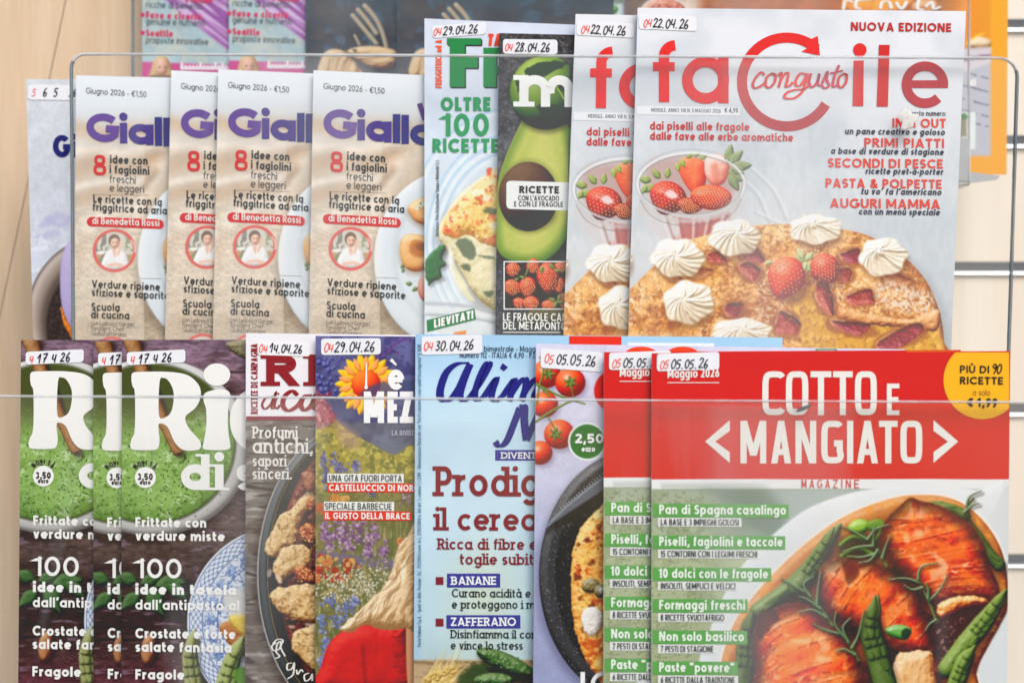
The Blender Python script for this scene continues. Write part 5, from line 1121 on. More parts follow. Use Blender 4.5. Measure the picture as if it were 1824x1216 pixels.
def art_mezzo(a):
    w = a.all(); X, Y = a.X[w], a.Y[w]
    a.grad(w, [(595, (100, 100, 144)), (700, (86, 88, 126)), (830, (94, 104, 132)), (850, (150, 136, 52)), (950, (126, 116, 70)), (1216, (124, 122, 62))])
    a.tex(w, .22, 40, 5, 3); a.blotch(w, (60, 54, 104), 18, .5, .66, .5, 5)
    rg = random.Random(3)
    for _ in range(46):
        x, y = rg.uniform(562, 600), rg.uniform(640, 760); leafp(a, x, y, rg.uniform(6, 12), rg.uniform(0, 360), .5, ramp=((46, 46, 92), (78, 80, 136), (120, 124, 176)))
    for p in ([(676, 632), (700, 616), (720, 604)], [(690, 622), (706, 628)]):
        a.fill(('l', p, 1.4), (70, 50, 90), 1); 
        for q in spl(p, 5): a.fill((q[0]+rg.uniform(-3, 3), q[1]+rg.uniform(-3, 3), 3, 2.4), (110, 74, 140), 1.2)
    field = [(550, 690), (566, 712), (590, 740), (622, 768), (660, 790), (700, 810), (750, 826), (750, 1240), (550, 1240)]
    a.fill(field, (134, 126, 62), 2)
    w2, d = a.dpol(field); x, y = a.X[w2], a.Y[w2]; ins = ss(-1, 2, d)
    a.put(w2, ins*(1-ss(830, 880, y)), (176, 158, 40)); a.put(w2, ins*(1-ss(840, 900, y))*ss(.5, .6, fbm(x, y, 7, 3, 5)), (214, 196, 60)); a.put(w2, ins*ss(.52, .64, fbm(x, y, 9, 3, 8))*.7, (100, 104, 44))
    a.put(w2, ins*ss(880, 960, y)*ss(.48, .62, fbm(x*1.8, y*.35, 10, 3, 12))*.8, (92, 106, 48)); a.put(w2, ins*ss(900, 960, y)*ss(.58, .68, fbm(x*2, y*.3, 8, 3, 13))*.7, (176, 164, 100))
    a.fill([(555, 690), (572, 704), (598, 742), (590, 756), (570, 762), (555, 760)], (156, 84, 100), 4, .9, jag=5); a.dots((556, 700, 590, 762), 50, (1.5, 4), [(176, 90, 106), (128, 52, 76), (200, 140, 140)], 4)
    a.fill([(600, 748), (640, 780), (632, 800), (604, 786)], (206, 150, 126), 10, .6)
    def flower(cx, cy, n, rr, cols, sx, sy, sd):
        r2 = random.Random(sd)
        for _ in range(n):
            x, y = cx+r2.gauss(0, sx), cy+r2.gauss(0, sy); r = r2.uniform(*rr); a.fill((x+.7, y+1, r, r*.8), (60, 50, 40), 1.2, .35); a.fill((x, y, r, r*.75, r2.uniform(0, 180)), r2.choice(cols), 1, .95)
    blue = [(92, 96, 190), (70, 74, 160), (130, 136, 214)]; pur = [(142, 84, 156), (116, 62, 132), (180, 126, 190), (204, 160, 206)]
    for c in ((604, 834, 12, 9), (632, 830, 10, 8), (596, 822, 8, 8), (580, 850, 6, 18), (660, 876, 9, 6), (576, 820, 7, 12)): flower(c[0], c[1], 26, (1.6, 3.6), blue, c[2]*.5, c[3]*.6, int(c[0]))
    flower(604, 890, 14, (4, 8), [(232, 140, 40), (240, 170, 60), (220, 100, 40)], 8, 4, 5); flower(570, 906, 10, (3, 6), [(230, 90, 40)], 6, 4, 6); flower(712, 964, 8, (3, 5), [(226, 90, 60), (236, 150, 60)], 4, 4, 9); flower(724, 886, 16, (1.5, 3), pur, 5, 8, 14)
    for c in ((578, 946, 6, 24), (606, 942, 7, 22), (640, 944, 8, 22), (664, 950, 9, 18), (620, 962, 9, 20), (654, 980, 7, 14), (684, 982, 6, 10), (588, 964, 7, 14)): flower(c[0], c[1], 58, (1.6, 3.6), pur, c[2]*.7, c[3]*.6, int(c[0]*3))
    band = a.win(560, 978, 700, 1012); x, y = a.X[band], a.Y[band]; yc = 988+(x-570)*.14
    a.put(band, ss(13, 4, np.abs(y-yc))*ss(.36, .5, fbm(x, y, 4, 2, 22))*.9, (112, 92, 146))
    for c in ((620, 1006, 14, 9), (584, 1000, 10, 10), (566, 1018, 6, 14), (600, 1026, 16, 10)): flower(c[0], c[1], 22, (3, 6.5), [(226, 70, 40), (236, 120, 50), (196, 40, 30), (240, 170, 60)], c[2]*.6, c[3]*.6, int(c[0])+1)
    flower(640, 1044, 330, (1, 2.6), [(232, 228, 196), (214, 206, 160), (240, 238, 222), (206, 190, 120)], 34, 18, 33); flower(590, 1056, 60, (1, 2.6), [(226, 180, 70), (232, 228, 196)], 16, 16, 35)
    for c in ((586, 1072, 12, 10), (620, 1082, 14, 9), (604, 1104, 12, 10), (574, 1110, 6, 12), (580, 1150, 6, 14), (574, 1184, 6, 12), (632, 1070, 8, 6)): flower(c[0], c[1], 30, (1.8, 4), [(104, 124, 200), (82, 98, 178), (140, 158, 222)], c[2]*.55, c[3]*.55, int(c[0])+7)
    fw = a.win(550, 760, 750, 1230); g_ = a.I[fw].mean(-1, keepdims=True); a.I[fw] = a.I[fw]*.62+(g_*.55+np.array([.26, .245, .215]))*.38
    # woman seen from behind: red jacket, long blond hair
    jk = [(606, 1126), (640, 1112), (690, 1116), (724, 1112), (727, 1150), (727, 1230), (570, 1230), (574, 1180), (586, 1146)]
    a.rel(jk, [(86, 8, 14), (160, 22, 30), (200, 38, 42), (222, 72, 66)], R=30, bump=4, bsc=44, tex=.08); w2, d = a.dpol(jk); a.put(w2, ss(0, 6, d)*ss(696, 704, a.X[w2])*ss(.5, .62, fbm(a.X[w2]/3, a.Y[w2], 4, 2, 4))*.5, (130, 12, 22)); a.fill(('l', [(646, 1150), (650, 1216)], 5), (130, 14, 22), 4, .7, sm=False)
    a.fill([(724, 1100), (745, 1100), (745, 1230), (727, 1230)], (206, 150, 112), 2)
    hair = [(745, 938), (726, 954), (710, 976), (700, 1010), (688, 1040), (664, 1064), (640, 1088), (618, 1106), (606, 1120), (622, 1126), (650, 1112), (668, 1118), (696, 1122), (720, 1118), (745, 1108)]
    a.rel(hair, [(150, 112, 74), (206, 170, 124), (230, 202, 162), (244, 226, 196)], R=30, bump=1, bsc=10, jag=2.5, tex=.1)
    w2, d = a.dpol(hair); x, y = a.X[w2], a.Y[w2]; q = x*.86+y*.5+10*(fbm(x, y, 26, 3, 5)-.5); pq = -x*.5+y*.86
    rg2 = random.Random(12)
    def strands():
        for i in range(150):
            t0 = rg2.random(); x0, y0 = 750-t0*46+rg2.uniform(-14, 14), 936+t0*90+rg2.uniform(-10, 10); an = math.radians(118+rg2.uniform(-12, 16)); L = rg2.uniform(60, 150); p = []
            for k in range(9):
                f = k/8*L; wv = 8*math.sin(f*.075+t0*7)+rg2.uniform(-2, 2); p.append((x0+f*math.cos(an+.25*f/L)+wv, y0+f*math.sin(an+.25*f/L)+rg2.uniform(-3, 3)))
            a.fill(('l', p, (rg2.uniform(1.6, 4), .8)), rg2.choice([(250, 238, 214), (240, 216, 176), (222, 188, 142), (178, 138, 96), (234, 206, 162)]), 1.2, .6)
    clip_in(a, hair, strands, 3)
    f = fbm(q, pq/7, 5, 3, 9); 0 and a.put(w2, ss(0, 4, d)*ss(.5, .72, f)*.75, (246, 230, 198)); a.put(w2, ss(0, 4, d)*ss(.52, .74, 1-f)*.7, (150, 110, 68))
    # sun dial flower
    for i in range(14):
        t_ = i/14*360; ln = 34; c = math.radians(t_); leafp(a, 652+22*math.cos(c), 684+22*math.sin(c), ln, t_, .3, ramp=((196, 130, 20), (232, 178, 36), (246, 210, 70)))
    for i in range(14):
        t_ = (i+.5)/14*360; c = math.radians(t_); leafp(a, 652+26*math.cos(c), 684+26*math.sin(c), 24, t_, .28, ramp=((206, 110, 50), (236, 150, 76), (246, 180, 110)))
    a.grad2 = None
    a.rel((652, 684, 26, 26), [(200, 40, 22), (224, 74, 32), (242, 136, 60)], R=26, flat=.8)
    a.fill([(648, 694), (680, 680), (700, 684), (742, 676), (742, 700), (648, 706)], (78, 82, 118), 3, .8)
def ink_mezzo():
    P = []; W = (236, 236, 238); t = Ink('title', 3)
    t.ribbon([(652, 692), (652.6, 646)], (4, 1.6), (240, 240, 240)); t.disc(652, 690, 3, (240, 240, 240), 12)
    t.text('e', 691, 694, 50, .2, 719, W, thin=1); t.ribbon([(696, 640), (706, 650)], (6, 3), W)
    for ch, x0, x1 in (('M', 648, 684), ('E', 690, 709), ('Z', 712, 736)): t.text(ch, x0, 753, 56, .2, x1, W, sq=4)
    t.text('Z', 741, 753, 56, .2, 764, W); P.append(t)
    q = Ink('small_print', 3); q.text('LA RIVISTA', 698, 775, 9, .1, 744, (190, 192, 212), .01); q.text('DI BUONA CUCINA E TURISMO', 567, 1210, 5, .1, 567+110, (220, 220, 200), rot=-90); P.append(q)
    q.items = [i for i in q.items if not any(p[0] < 600 for p in i[0][0])]
    k = Ink('headlines', 3)
    for x0, y0, x1, c, tx, tx0, tx1, tc, wt in ((583, 843, 719, (228, 230, 226), 'UNA GITA FUORI PORTA', 586, 716, (60, 66, 66), .115), (583, 860, 746, (224, 58, 44), 'CASTELLUCCIO DI NORCIA', 586, 760, (244, 236, 230), .17), (577, 893, 702, (228, 230, 226), 'SPECIALE BARBECUE', 579, 698, (60, 66, 66), .115), (577, 910, 733, (224, 58, 44), 'IL GUSTO DELLA BRACE', 579, 730, (244, 236, 230), .17)):
        k.rect(x0, y0, x1, y0+16, c, .006); kk = Ink('x', 5); kk.text(tx, tx0, y0+13.6, 11.6, wt, tx1, tc, .006); k.items += [(p, c_, z+1.2e-4) for p, c_, z in kk.items if max(v[0] for v in p[0]) < 746]
    P.append(k)
    P.append(sticker(572, 603, 678, 632, -.01, '04', '29.04.26', 595, 17, 577, 33, gap=.56, dy=1))
    return P
def art_alim(a):
    w = a.all(); X, Y = a.X[w], a.Y[w]
    a.grad(w, [(594, (160, 200, 228)), (700, (184, 214, 234)), (900, (190, 218, 234)), (1100, (184, 212, 226)), (1172, (176, 200, 206)), (1180, (190, 170, 140)), (1216, (150, 128, 100))])
    m = np.exp(-((X-860)/70)**2-((Y-1060)/110)**2); a.put(w, m*.5, (214, 214, 170)); a.put(w, np.exp(-((X-850)/90)**2-((Y-850)/130)**2)*.5, (206, 228, 240))
    a.put(w, (1-ss(742, 756, X))*.5, (150, 190, 220)); a.tex(w, .03, 60, 3, 4)
    w2 = a.win(738, 1172, 955, 1216); x, y = a.X[w2], a.Y[w2]; m = ss(1172, 1180, y); a.put(w2, m, (166, 138, 104)); a.put(w2, m*ss(.5, .7, fbm(x/4, y, 6, 3, 4))*.6, (112, 88, 62)); a.put(w2, ss(1176, 1190, y)*(1-ss(770, 860, x))*.4, (210, 190, 150))
    rg = random.Random(5)
    for i in range(70):
        x0, y0 = rg.uniform(752, 800), 1216+rg.uniform(-6, 14); an = math.radians(rg.uniform(-80, -18)); L = rg.uniform(30, 70)
        a.fill(('l', [(x0, y0), (x0+L*math.cos(an), y0+L*math.sin(an))], (1.6, .6)), rg.choice([(226, 196, 120), (196, 160, 84), (240, 220, 160)]), .7, .8, sm=False)
    for i in range(24): leafp(a, 752+i*2.2+rg.uniform(-3, 3), 1214-i*.9+rg.uniform(-5, 5), 12, -30+rg.uniform(-30, 30), .35, ramp=((120, 86, 40), (196, 158, 84), (226, 200, 130)))
    a.fill([(820, 1200), (850, 1180), (880, 1190), (870, 1220), (820, 1220)], (40, 66, 34), 6, .8, jag=5)
    for e, s_ in (((918, 1196, 52, 17, 14), 4), ((900, 1180, 56, 17, 24), 3), ((880, 1212, 36, 14, 0), 6)):
        a.shad(e, (2, 6), 6, .5); a.rel(e, [(16, 36, 18), (42, 76, 36), (82, 116, 62), (136, 160, 108)], R=16, bump=2.2, bsc=7, tex=.15, spec=.3, seed=s_); a.dots((e[0]-30, e[1]-10, e[0]+30, e[1]+10), 26, (.8, 1.6), [(150, 170, 120), (60, 90, 50)], s_)
def ink_alim():
    P = []; bl = (46, 52, 128); t = Ink('title', 3); pen = lambda a, b: (lambda f, d: a+b*abs(d[1])/(np.hypot(*d)+1e-6))
    A = [(836, 646), (814, 648), (796, 662), (786, 686), (784, 704), (791, 713), (804, 709), (818, 690), (830, 664), (838, 648)]
    t.ribbon(spl(A, 7), pen(3, 11), bl); t.ribbon(spl([(838, 648), (826, 680), (820, 704), (826, 713), (838, 706)], 7), pen(3, 9), bl)
    t.ribbon(spl([(838, 706), (856, 680), (872, 650), (866, 648), (854, 672), (846, 700), (850, 712), (862, 706)], 7), pen(3, 9), bl)
    t.ribbon(spl([(862, 706), (884, 674), (878, 694), (876, 708), (884, 713), (896, 704)], 7), pen(3, 9), bl); t.ribbon([(894, 658), (900, 650)], (9, 12), bl)
    t.ribbon(spl([(896, 704), (916, 676), (912, 694), (907, 714)], 7), pen(3, 9), bl); t.ribbon(spl([(908, 706), (924, 682), (936, 674), (936, 690), (929, 714)], 7), pen(3, 9), bl); t.ribbon(spl([(930, 706), (946, 682), (958, 674), (958, 690), (952, 706), (964, 712)], 7), pen(3, 9), bl)
    t.ribbon(spl([(882, 786), (890, 794), (902, 786), (914, 758), (926, 726)], 7), pen(4, 9), bl); t.ribbon(spl([(926, 726), (934, 724), (934, 750), (938, 784)], 7), pen(4, 10), bl); t.ribbon(spl([(938, 784), (950, 756), (964, 726)], 7), pen(4, 8), bl)
    P.append(t)
    k = Ink('headlines', 3); T = k.text; m = (132, 44, 60)
    T('Prodigioso', 776, 883, 53, .165, 1082, m, .005, slab=.85); T('il cereale', 776, 944, 41, .17, 1000, m, .005, slab=.85)
    T('Ricca di fibre e', 780, 978, 20, .15, 956, m, .005, slab=.8); T('toglie subito', 819, 1005, 20, .15, 966, m, .005, slab=.8)
    dk = (52, 58, 60); T('Curano acidità e', 805, 1063, 15, .135, 945, dk, .005, slab=.8); T('e proteggono i muscoli', 805, 1083, 15, .135, 1000, dk, .005, slab=.8); T('Disinfiamma il corpo', 803, 1136, 15, .135, 975, dk, .005, slab=.8); T('e vince lo stress', 803, 1156, 15, .135, 931, dk, .005, slab=.8)
    k.rect(776, 1027, 790, 1041, m); k.rect(776, 1101, 790, 1115, m); P.append(k)
    pb = (70, 70, 150); W = (232, 236, 242)
    for r, tx, x0, y, cp, x1 in (((882, 801, 1000, 820), 'DIVENTA', 893, 816.5, 11.5, 968), ((796, 1021, 891, 1046), 'BANANE', 804, 1041, 15, 884), ((795, 1095, 927, 1119), 'ZAFFERANO', 803, 1114, 15, 919)):
        b = Ink('section_banner', 2); b.rect(*r, pb); bt = Ink('banner_text', 4); bt.text(tx, x0, y, cp, .16, x1, W, slab=.75); b.subs.append(bt); P.append(b)
    q = Ink('small_print', 3); g = (60, 76, 96); q.text('bimestrale - Maggio/Giugno', 862, 626, 10.5, .11, 1004, g, .005); q.text('Numero 112 - ITALIA € 4,90 - P.I.', 819, 637, 10, .11, 954, g, .005)
    q.text('Poste Italiane S.p.A. - Sped. in Abb. Postale - D.L. 353/2003 (conv. in L. 27/02/2004 n. 46) art. 1, comma 1, LO/MI - Alimentazione Naturale con "Via il colesterolo con i piatti bruciagrassi" € 14,80', 750, 1151, 6.4, .1, 750+538, (84, 100, 120), rot=-90)
    q.rect(1014, 598.4, 1107, 616, (224, 60, 44), .008); q.rect(1118, 610, 1272, 616, (230, 232, 236), .008); P.append(q)
    P.append(sticker(751, 599, 859, 632, -.03, '04', '30.04.26', 775, 17, 754, 41, gap=.56, dy=1))
    return P
def tomato(a, x, y, r, seed=1, cal=0):
    a.shad((x, y, r, r*.97), (4, 6), 7, .35, col=(90, 70, 100))
    a.rel((x, y, r, r*.97), [(130, 16, 10), (196, 44, 22), (228, 82, 40), (240, 130, 84)], R=r, spec=.6, pw=40, seed=seed)
    if cal is not None:
        for k in range(6): leafp(a, x+cal, y, r*.5, k*60+seed*20, .26, ramp=((40, 60, 24), (84, 106, 48), (140, 156, 90)), seed=k)
def art_tomato(a):
    w = a.all(); X, Y = a.X[w], a.Y[w]
    a.grad(w, [(610, (206, 204, 224)), (800, (200, 200, 220)), (1000, (168, 172, 204)), (1216, (150, 156, 190))]); a.tex(w, .06, 40, 4, 4); a.tex(w, .03, 4, 2, 5)
    tomato(a, 970, 720, 24, 5, None); tomato(a, 973, 666, 26, 6, 4); tomato(a, 1016, 681, 27, 7, 0); tomato(a, 996, 773, 27, 8, -6); tomato(a, 962, 806, 22, 9, None)
    for p, wd in (([(962, 636), (968, 660), (960, 690), (956, 720)], 3.6), ([(952, 682), (986, 700), (1012, 710), (1042, 719)], (5, 3)), ([(952, 752), (980, 734), (1012, 716), (1030, 712)], (4.5, 4)), ([(1018, 690), (1021, 706)], 2.4), ([(976, 742), (984, 756), (990, 766)], 2.6), ([(966, 694), (980, 706)], 3)): a.rel(('l', p, wd), [(50, 66, 26), (98, 118, 52), (150, 166, 96)], R=2)
    pan = (1130, 1024, 170, 222)
    a.shad(pan, (-6, 10), 12, .4, col=(60, 56, 84)); a.rel(pan, [(14, 14, 16), (40, 40, 42), (64, 64, 66), (110, 112, 116)], R=18, spec=.2, tex=.1); a.fill((1140, 1024, 150, 200), (34, 33, 34), 3); a.fill((1146, 1026, 138, 188), (20, 20, 21), 3)
    w2, d = a.dell(pan); a.put(w2, ss(0, 5, d)*ss(.74, .8, fbm(a.X[w2], a.Y[w2], 3, 2, 8))*.4, (170, 170, 174))
    kn = [(970, 944), (980, 927), (1010, 898), (1050, 866), (1090, 836), (1090, 866), (1050, 892), (1010, 918), (984, 936)]
    a.shad(kn, (3, 7), 6, .5); a.rel(kn, [(44, 46, 52), (78, 82, 90), (104, 108, 116), (140, 146, 154)], R=5, tex=.1, soft=.9, sm=False)
    for i in range(20): a.fill((1000+i*4.6, 904-i*3.75, 1.5, 1.5), (150, 154, 162), .7)
    pz = [(1090, 896), (1070, 904), (1046, 926), (1028, 954), (1018, 990), (1017, 1040), (1019, 1090), (1028, 1134), (1044, 1176), (1064, 1206), (1090, 1216)]
    a.rel(pz, [(130, 60, 16), (206, 128, 50), (234, 178, 92), (246, 220, 156)], R=24, bump=3, bsc=14, tex=.18, jag=3); w2, d = a.dpol(pz); x, y = a.X[w2], a.Y[w2]
    a.put(w2, ss(2, 8, d)*ss(.55, .68, fbm(x, y, 18, 4, 6))*.85, (196, 74, 26)); a.put(w2, ss(2, 8, d)*ss(.62, .72, fbm(x, y, 13, 4, 9))*.8, (104, 40, 18)); a.put(w2, ss(6, 20, d)*ss(.5, .62, fbm(x, y, 26, 3, 14))*.7, (244, 206, 110))
    for e in ((1052, 1042, 16, 13, -10), (1070, 1052, 12, 12, 0)): a.shad(e, (2, 4), 4, .4); a.rel(e, [(50, 44, 20), (98, 88, 48), (140, 126, 84), (186, 176, 140)], R=9, bump=1.5, bsc=5, spec=.3)
    for p in ([(1034, 1100), (1044, 1084), (1060, 1080), (1074, 1090), (1072, 1112), (1060, 1130), (1044, 1126)], [(1074, 1010), (1084, 1004), (1086, 1020)], [(1066, 1050), (1074, 1048), (1072, 1058)]): a.shad(p, (2, 4), 4, .3); a.rel(p, [(160, 150, 140), (222, 218, 210), (242, 240, 234)], R=8, bump=2, bsc=6, jag=3)
    a.fill((1046, 786, 34, 34), (228, 232, 232), 1); a.fill((1046, 786, 30.6, 30.6), (34, 116, 52), 1); a.fill((1096, 696, 38, 38), (226, 46, 34), 1)
def ink_tomato():
    P = []; b = Ink('price_text', 3); W = (236, 238, 234); b.text('2', 1024, 789, 17, .2, 1037, W, slab=.5); b.text(',50', 1039, 789, 17, .2, 1075, W); b.text('euro', 1036, 804, 10, .18, 1060, W, slab=.6); P.append(b)
    t = Ink('title', 2); t.rect(1034, 1196, 1042, 1240, W, 0); P.append(t); t = Ink('title', 2); t.ribbon(spl([(1066, 1230), (1056, 1216), (1064, 1202), (1078, 1198)], 6), 7, W); P.append(t)
    for cx in (1142, 1216):
        pp = Ink('tomato_picture', 2); P.append(pp); pp.poly([(cx-29, 631)]+[(cx+29*math.cos(math.radians(180-d)), 631-14*math.sin(math.radians(d))) for d in range(0, 181, 15)], (230, 76, 40))
    t = Ink('frame_line', 2)
    t.ribbon([(1453+d, 622) for d in (0, 14, 30, 38)], 1.6, (60, 150, 60)); t.ribbon([(1454, 622), (1458, 630)], 2, (60, 150, 60)); t.ribbon([(1490, 622), (1486, 630)], 2, (60, 150, 60)); P.append(t)
    P.append(sticker(963, 620, 1073, 655, .07, '05', '05.05.26', 991, 17, 969, 47, gap=.56, dy=0))
    return P
def art_salad(a):
    w = a.all(); X, Y = a.X[w], a.Y[w]
    a.I[w] = C3((164, 186, 192)); a.tex(w, .1, 30, 4, 3); a.blotch(w, (198, 196, 180), 16, .5, .68, .5, 5)
    p = [(276, -14), (412, -14), (412, 96), (390, 78), (356, 52), (320, 24), (296, 2)]
    a.fill(p, (176, 128, 184), 3, sm=False); w2, d = a.dpol(p, False); x, y = a.X[w2], a.Y[w2]; q = x*-.6+y*.8; f = fbm(q, (x*.8+y*.6)/9, 7, 3, 4)
    a.put(w2, ss(0, 3, d)*ss(.48, .66, f)*.8, (206, 186, 214)); a.put(w2, ss(0, 3, d)*ss(.5, .7, 1-f)*.7, (132, 66, 142))
    a.fill([(250, 110), (412, 116), (412, 140), (250, 140)], (196, 60, 132), 1.5, sm=False)
    a.rel([(268, 128), (274, 108), (286, 100), (298, 104), (306, 122), (308, 140), (266, 140)], [(120, 84, 44), (186, 146, 92), (220, 190, 140)], R=10); a.rel((288, 120, 11, 15), [(160, 110, 90), (216, 164, 140), (232, 190, 166)], R=11)
    for x in (284, 293): a.fill((x, 120, 2, 1.1), (60, 46, 44), .8)
def ink_salad():
    k = Ink('headlines', 3); mg = (200, 28, 96); dk = (72, 84, 90)
    for tx, x1, y, c, wt, cl in (('e salsine', 378, 5, 13, .22, mg), ('ricche di benefici', 360, 14, 12, .1, dk), ('Fave e cicoria', 358, 33, 12.5, .22, mg), ('genuine e nutrienti', 364, 44, 12, .1, dk), ('Seattle', 308, 65, 12.5, .22, mg), ('proposte innovative', 371, 77, 12, .1, dk)): k.text(tx, 330 if y == 5 else 260, y, c, wt, x1, cl, .03)
    for y in (27, 59): k.disc(254, y, 4, mg, 14)
    k.hand('', 0, 0, 1, 1, mg)
    k2 = Ink('banner_text', 3); pen = lambda f, d: 1.4+1.6*abs(d[1])/(np.hypot(*d)+1e-6)
    x = 322
    for i in range(13):
        k2.ribbon(spl([(x, 124), (x+2, 117-(6 if i in (0, 5, 9, 11) else 0)), (x+4, 124), (x+6.4, 119)], 4), pen, (236, 220, 232)); x += 6.6
    return [k, k2]
def art_pecan(a):
    w = a.all(); X, Y = a.X[w], a.Y[w]
    a.grad(w, [(-10, (58, 74, 86)), (30, (66, 70, 76)), (70, (52, 54, 62)), (140, (84, 86, 92))]); a.tex(w, .2, 40, 4, 3); a.blotch(w, (88, 76, 70), 34, .52, .66, .5, 5, 4, 2, .7); a.blotch(w, (70, 96, 120), 22, .58, .7, .7*1, 8)
    for p, wd in (([(628, 28), (650, 54), (670, 78)], 8), ([(638, 18), (656, 40), (670, 60)], 8), ([(650, 11), (668, 32), (680, 56), (688, 84)], (9, 7)), ([(632, 64), (640, 80)], 5)): a.rel(('l', p, wd), [(90, 80, 66), (160, 146, 124), (198, 186, 164)], R=4)
    for p, s in (([(570, 140), (572, 104), (584, 90), (602, 88), (620, 96), (636, 116), (646, 140)], 3), ([(618, 92), (636, 84), (664, 82), (692, 86), (708, 94), (704, 112), (690, 122), (660, 120), (634, 106)], 5)):
        a.shad(p, (2, 6), 6, .5); a.rel(p, [(90, 54, 28), (166, 124, 78), (206, 172, 126), (226, 204, 168)], R=14, fib=(8 if s == 3 else 80, 7, 4), seed=s)
    a.fill((632, 90, 4, 2, 10), (50, 30, 20), 1.5)
def ink_pecan(): return []
def art_pea(a):
    w = a.all(); X, Y = a.X[w], a.Y[w]
    a.I[w] = C3((198, 212, 214)); a.tex(w, .08, 30, 4, 3)
    a.fill([(932, -10), (990, -10), (968, 22), (950, 70), (932, 70)], (186, 184, 176), 3, .9, jag=2); a.fill([(932, 20), (946, 16), (950, 60), (932, 60)], (140, 178, 130), 4, .8)
    a.fill([(1080, -10), (1110, -10), (1110, 6), (1084, 6)], (112, 130, 116), 3, .9, jag=3); a.fill(('l', [(966, 40), (990, 34), (1006, 22)], 1.6), (120, 150, 110), 1, .8)
    for x, y, r in ((1034, 14, 9), (1050, 21, 7), (1092, 17, 9), (1010, 60, 8)): a.rel((x, y, r, r*.95), [(50, 96, 40), (96, 150, 74), (160, 200, 140)], R=r, spec=.4)
    a.put(w, (1-ss(930, 932, X)), (222, 228, 230)); a.put(w, ss(1110, 1112, X), (222, 228, 230))
def ink_pea(): return []
def art_quinoa(a):
    w = a.all(); X, Y = a.X[w], a.Y[w]
    a.grad(w, [(1110, (104, 92, 90)), (1150, (120, 96, 80)), (1200, (196, 172, 150)), (1235, (206, 190, 176)), (1256, (170, 100, 60))], 'x'); a.tex(w, .2, 20, 4, 3)
    a.fill((1184, 24, 44, 30), (216, 204, 196), 1.5); a.rel((1184, 26, 40, 28), [(90, 30, 24), (150, 66, 50), (196, 112, 90), (226, 170, 150)], R=10, bump=3, bsc=5, tex=.5, tsc=3)
def ink_quinoa(): return []
def art_squash(a):
    w = a.all(); X, Y = a.X[w], a.Y[w]
    a.I[w] = C3((228, 160, 40))
    inn = [(1292, -14), (1765, -14), (1762, 278), (1292, 278)]; w2, d = a.dpol(inn, False); ins = ss(-.8, .8, d); x, y = a.X[w2], a.Y[w2]
    K = np.array([C3(c) for c in ((96, 84, 76), (150, 140, 128), (92, 126, 60), (214, 140, 44), (222, 150, 46), (150, 96, 60), (226, 140, 36), (222, 148, 34))]); u = np.array([1292, 1350, 1420, 1500, 1580, 1660, 1716, 1765])
    c = np.stack([np.interp(x+30*(fbm(x, y, 40, 3, 4)-.5), u, K[:, i]) for i in range(3)], -1); a.put(w2, ins, c); a.put(w2, ins*ss(.54, .66, fbm(x, y, 16, 4, 6))*.7*(1-ss(1690, 1710, x)), (70, 64, 56))
    for e, rp in (((1440, 0, 36, 22), [(50, 90, 24), (104, 146, 50), (160, 190, 100)]), ((1560, 4, 70, 26), [(170, 90, 14), (222, 140, 34), (240, 180, 80)]), ((1650, 14, 26, 16), [(120, 60, 30), (196, 130, 80), (226, 180, 130)]), ((1745, 78, 22, 12), [(140, 100, 60), (214, 190, 150), (236, 222, 196)])): a.rel(e, rp, R=14, bump=2, bsc=10)
    a.fill([(1700, 84), (1765, 90), (1765, 300), (1700, 300)], (180, 182, 192), 3, sm=False); a.fill([(1700, 96), (1766, 84), (1766, 110), (1700, 130)], (206, 200, 206), 3, .9); a.fill([(1716, 104), (1764, 96), (1764, 102), (1716, 110)], (120, 90, 120), 2, .7, jag=2)
    rg = random.Random(2)
    for y_ in (128, 152, 176, 196, 214):
        for k in range(7): a.fill(('l', [(1714+k*7, y_+k*1.8), (1718+k*7, y_+k*1.8+1)], 2.6), (70, 76, 110), .9, .8 if rg.random() < .8 else 0, sm=False)
    a.fill(('l', [(1722, 78), (1738, 66), (1752, 60)], 3), (240, 200, 60), 1.2); a.fill([(1712, 200), (1738, 200), (1738, 266), (1712, 266)], (214, 224, 222), 1, sm=False); a.fill([(1708, 204), (1722, 204), (1722, 244), (1708, 244)], (140, 130, 110), 2, sm=False); a.fill((1716, 208, 8, 6), (70, 120, 60), 2)
    a.put(w, ss(1765, 1767, X), (230, 162, 38)); a.put(w, ss(277, 279, Y), (230, 162, 38))
def ink_squash():
    t = Ink('script_title', 3); pen = lambda f, d: 2+4*abs(d[1])/(np.hypot(*d)+1e-6); W = (228, 232, 228)
    for p in ([(1404, -8), (1400, 10), (1412, 18), (1436, 8), (1452, -8)], [(1418, 18), (1440, 2), (1464, -10)], [(1470, 14), (1476, 2), (1488, 0), (1486, 14), (1498, 14)], [(1502, 18), (1506, 2), (1520, 4)], [(1528, -6), (1524, 12), (1534, 16)], [(1524, 2), (1560, -2)], [(1568, 16), (1572, 4), (1584, 4), (1588, 16)], [(1596, 4), (1606, 16), (1616, 2)], [(1640, -10), (1634, 14), (1646, 18)], [(1648, 12), (1660, 4), (1664, 16), (1676, 12)]): t.ribbon(spl(p, 5), pen, W)
    k = Ink('headlines', 3); k.text('NI', 1724, 154, 13, .2, 1738, (236, 238, 240)); return [t, k]
# ================================================================ unseen ground sheet, added to bounce light and show in reflections
PAVE = mat('pale_concrete', (.20, .19, .18), .85, 0, .3, (1.5, .25))
v, f = box(-60, 60, -60, 60, -1.16, -1.10)
tag(link('bounce_pavement', v, f, PAVE), None, None, None, 'structure')
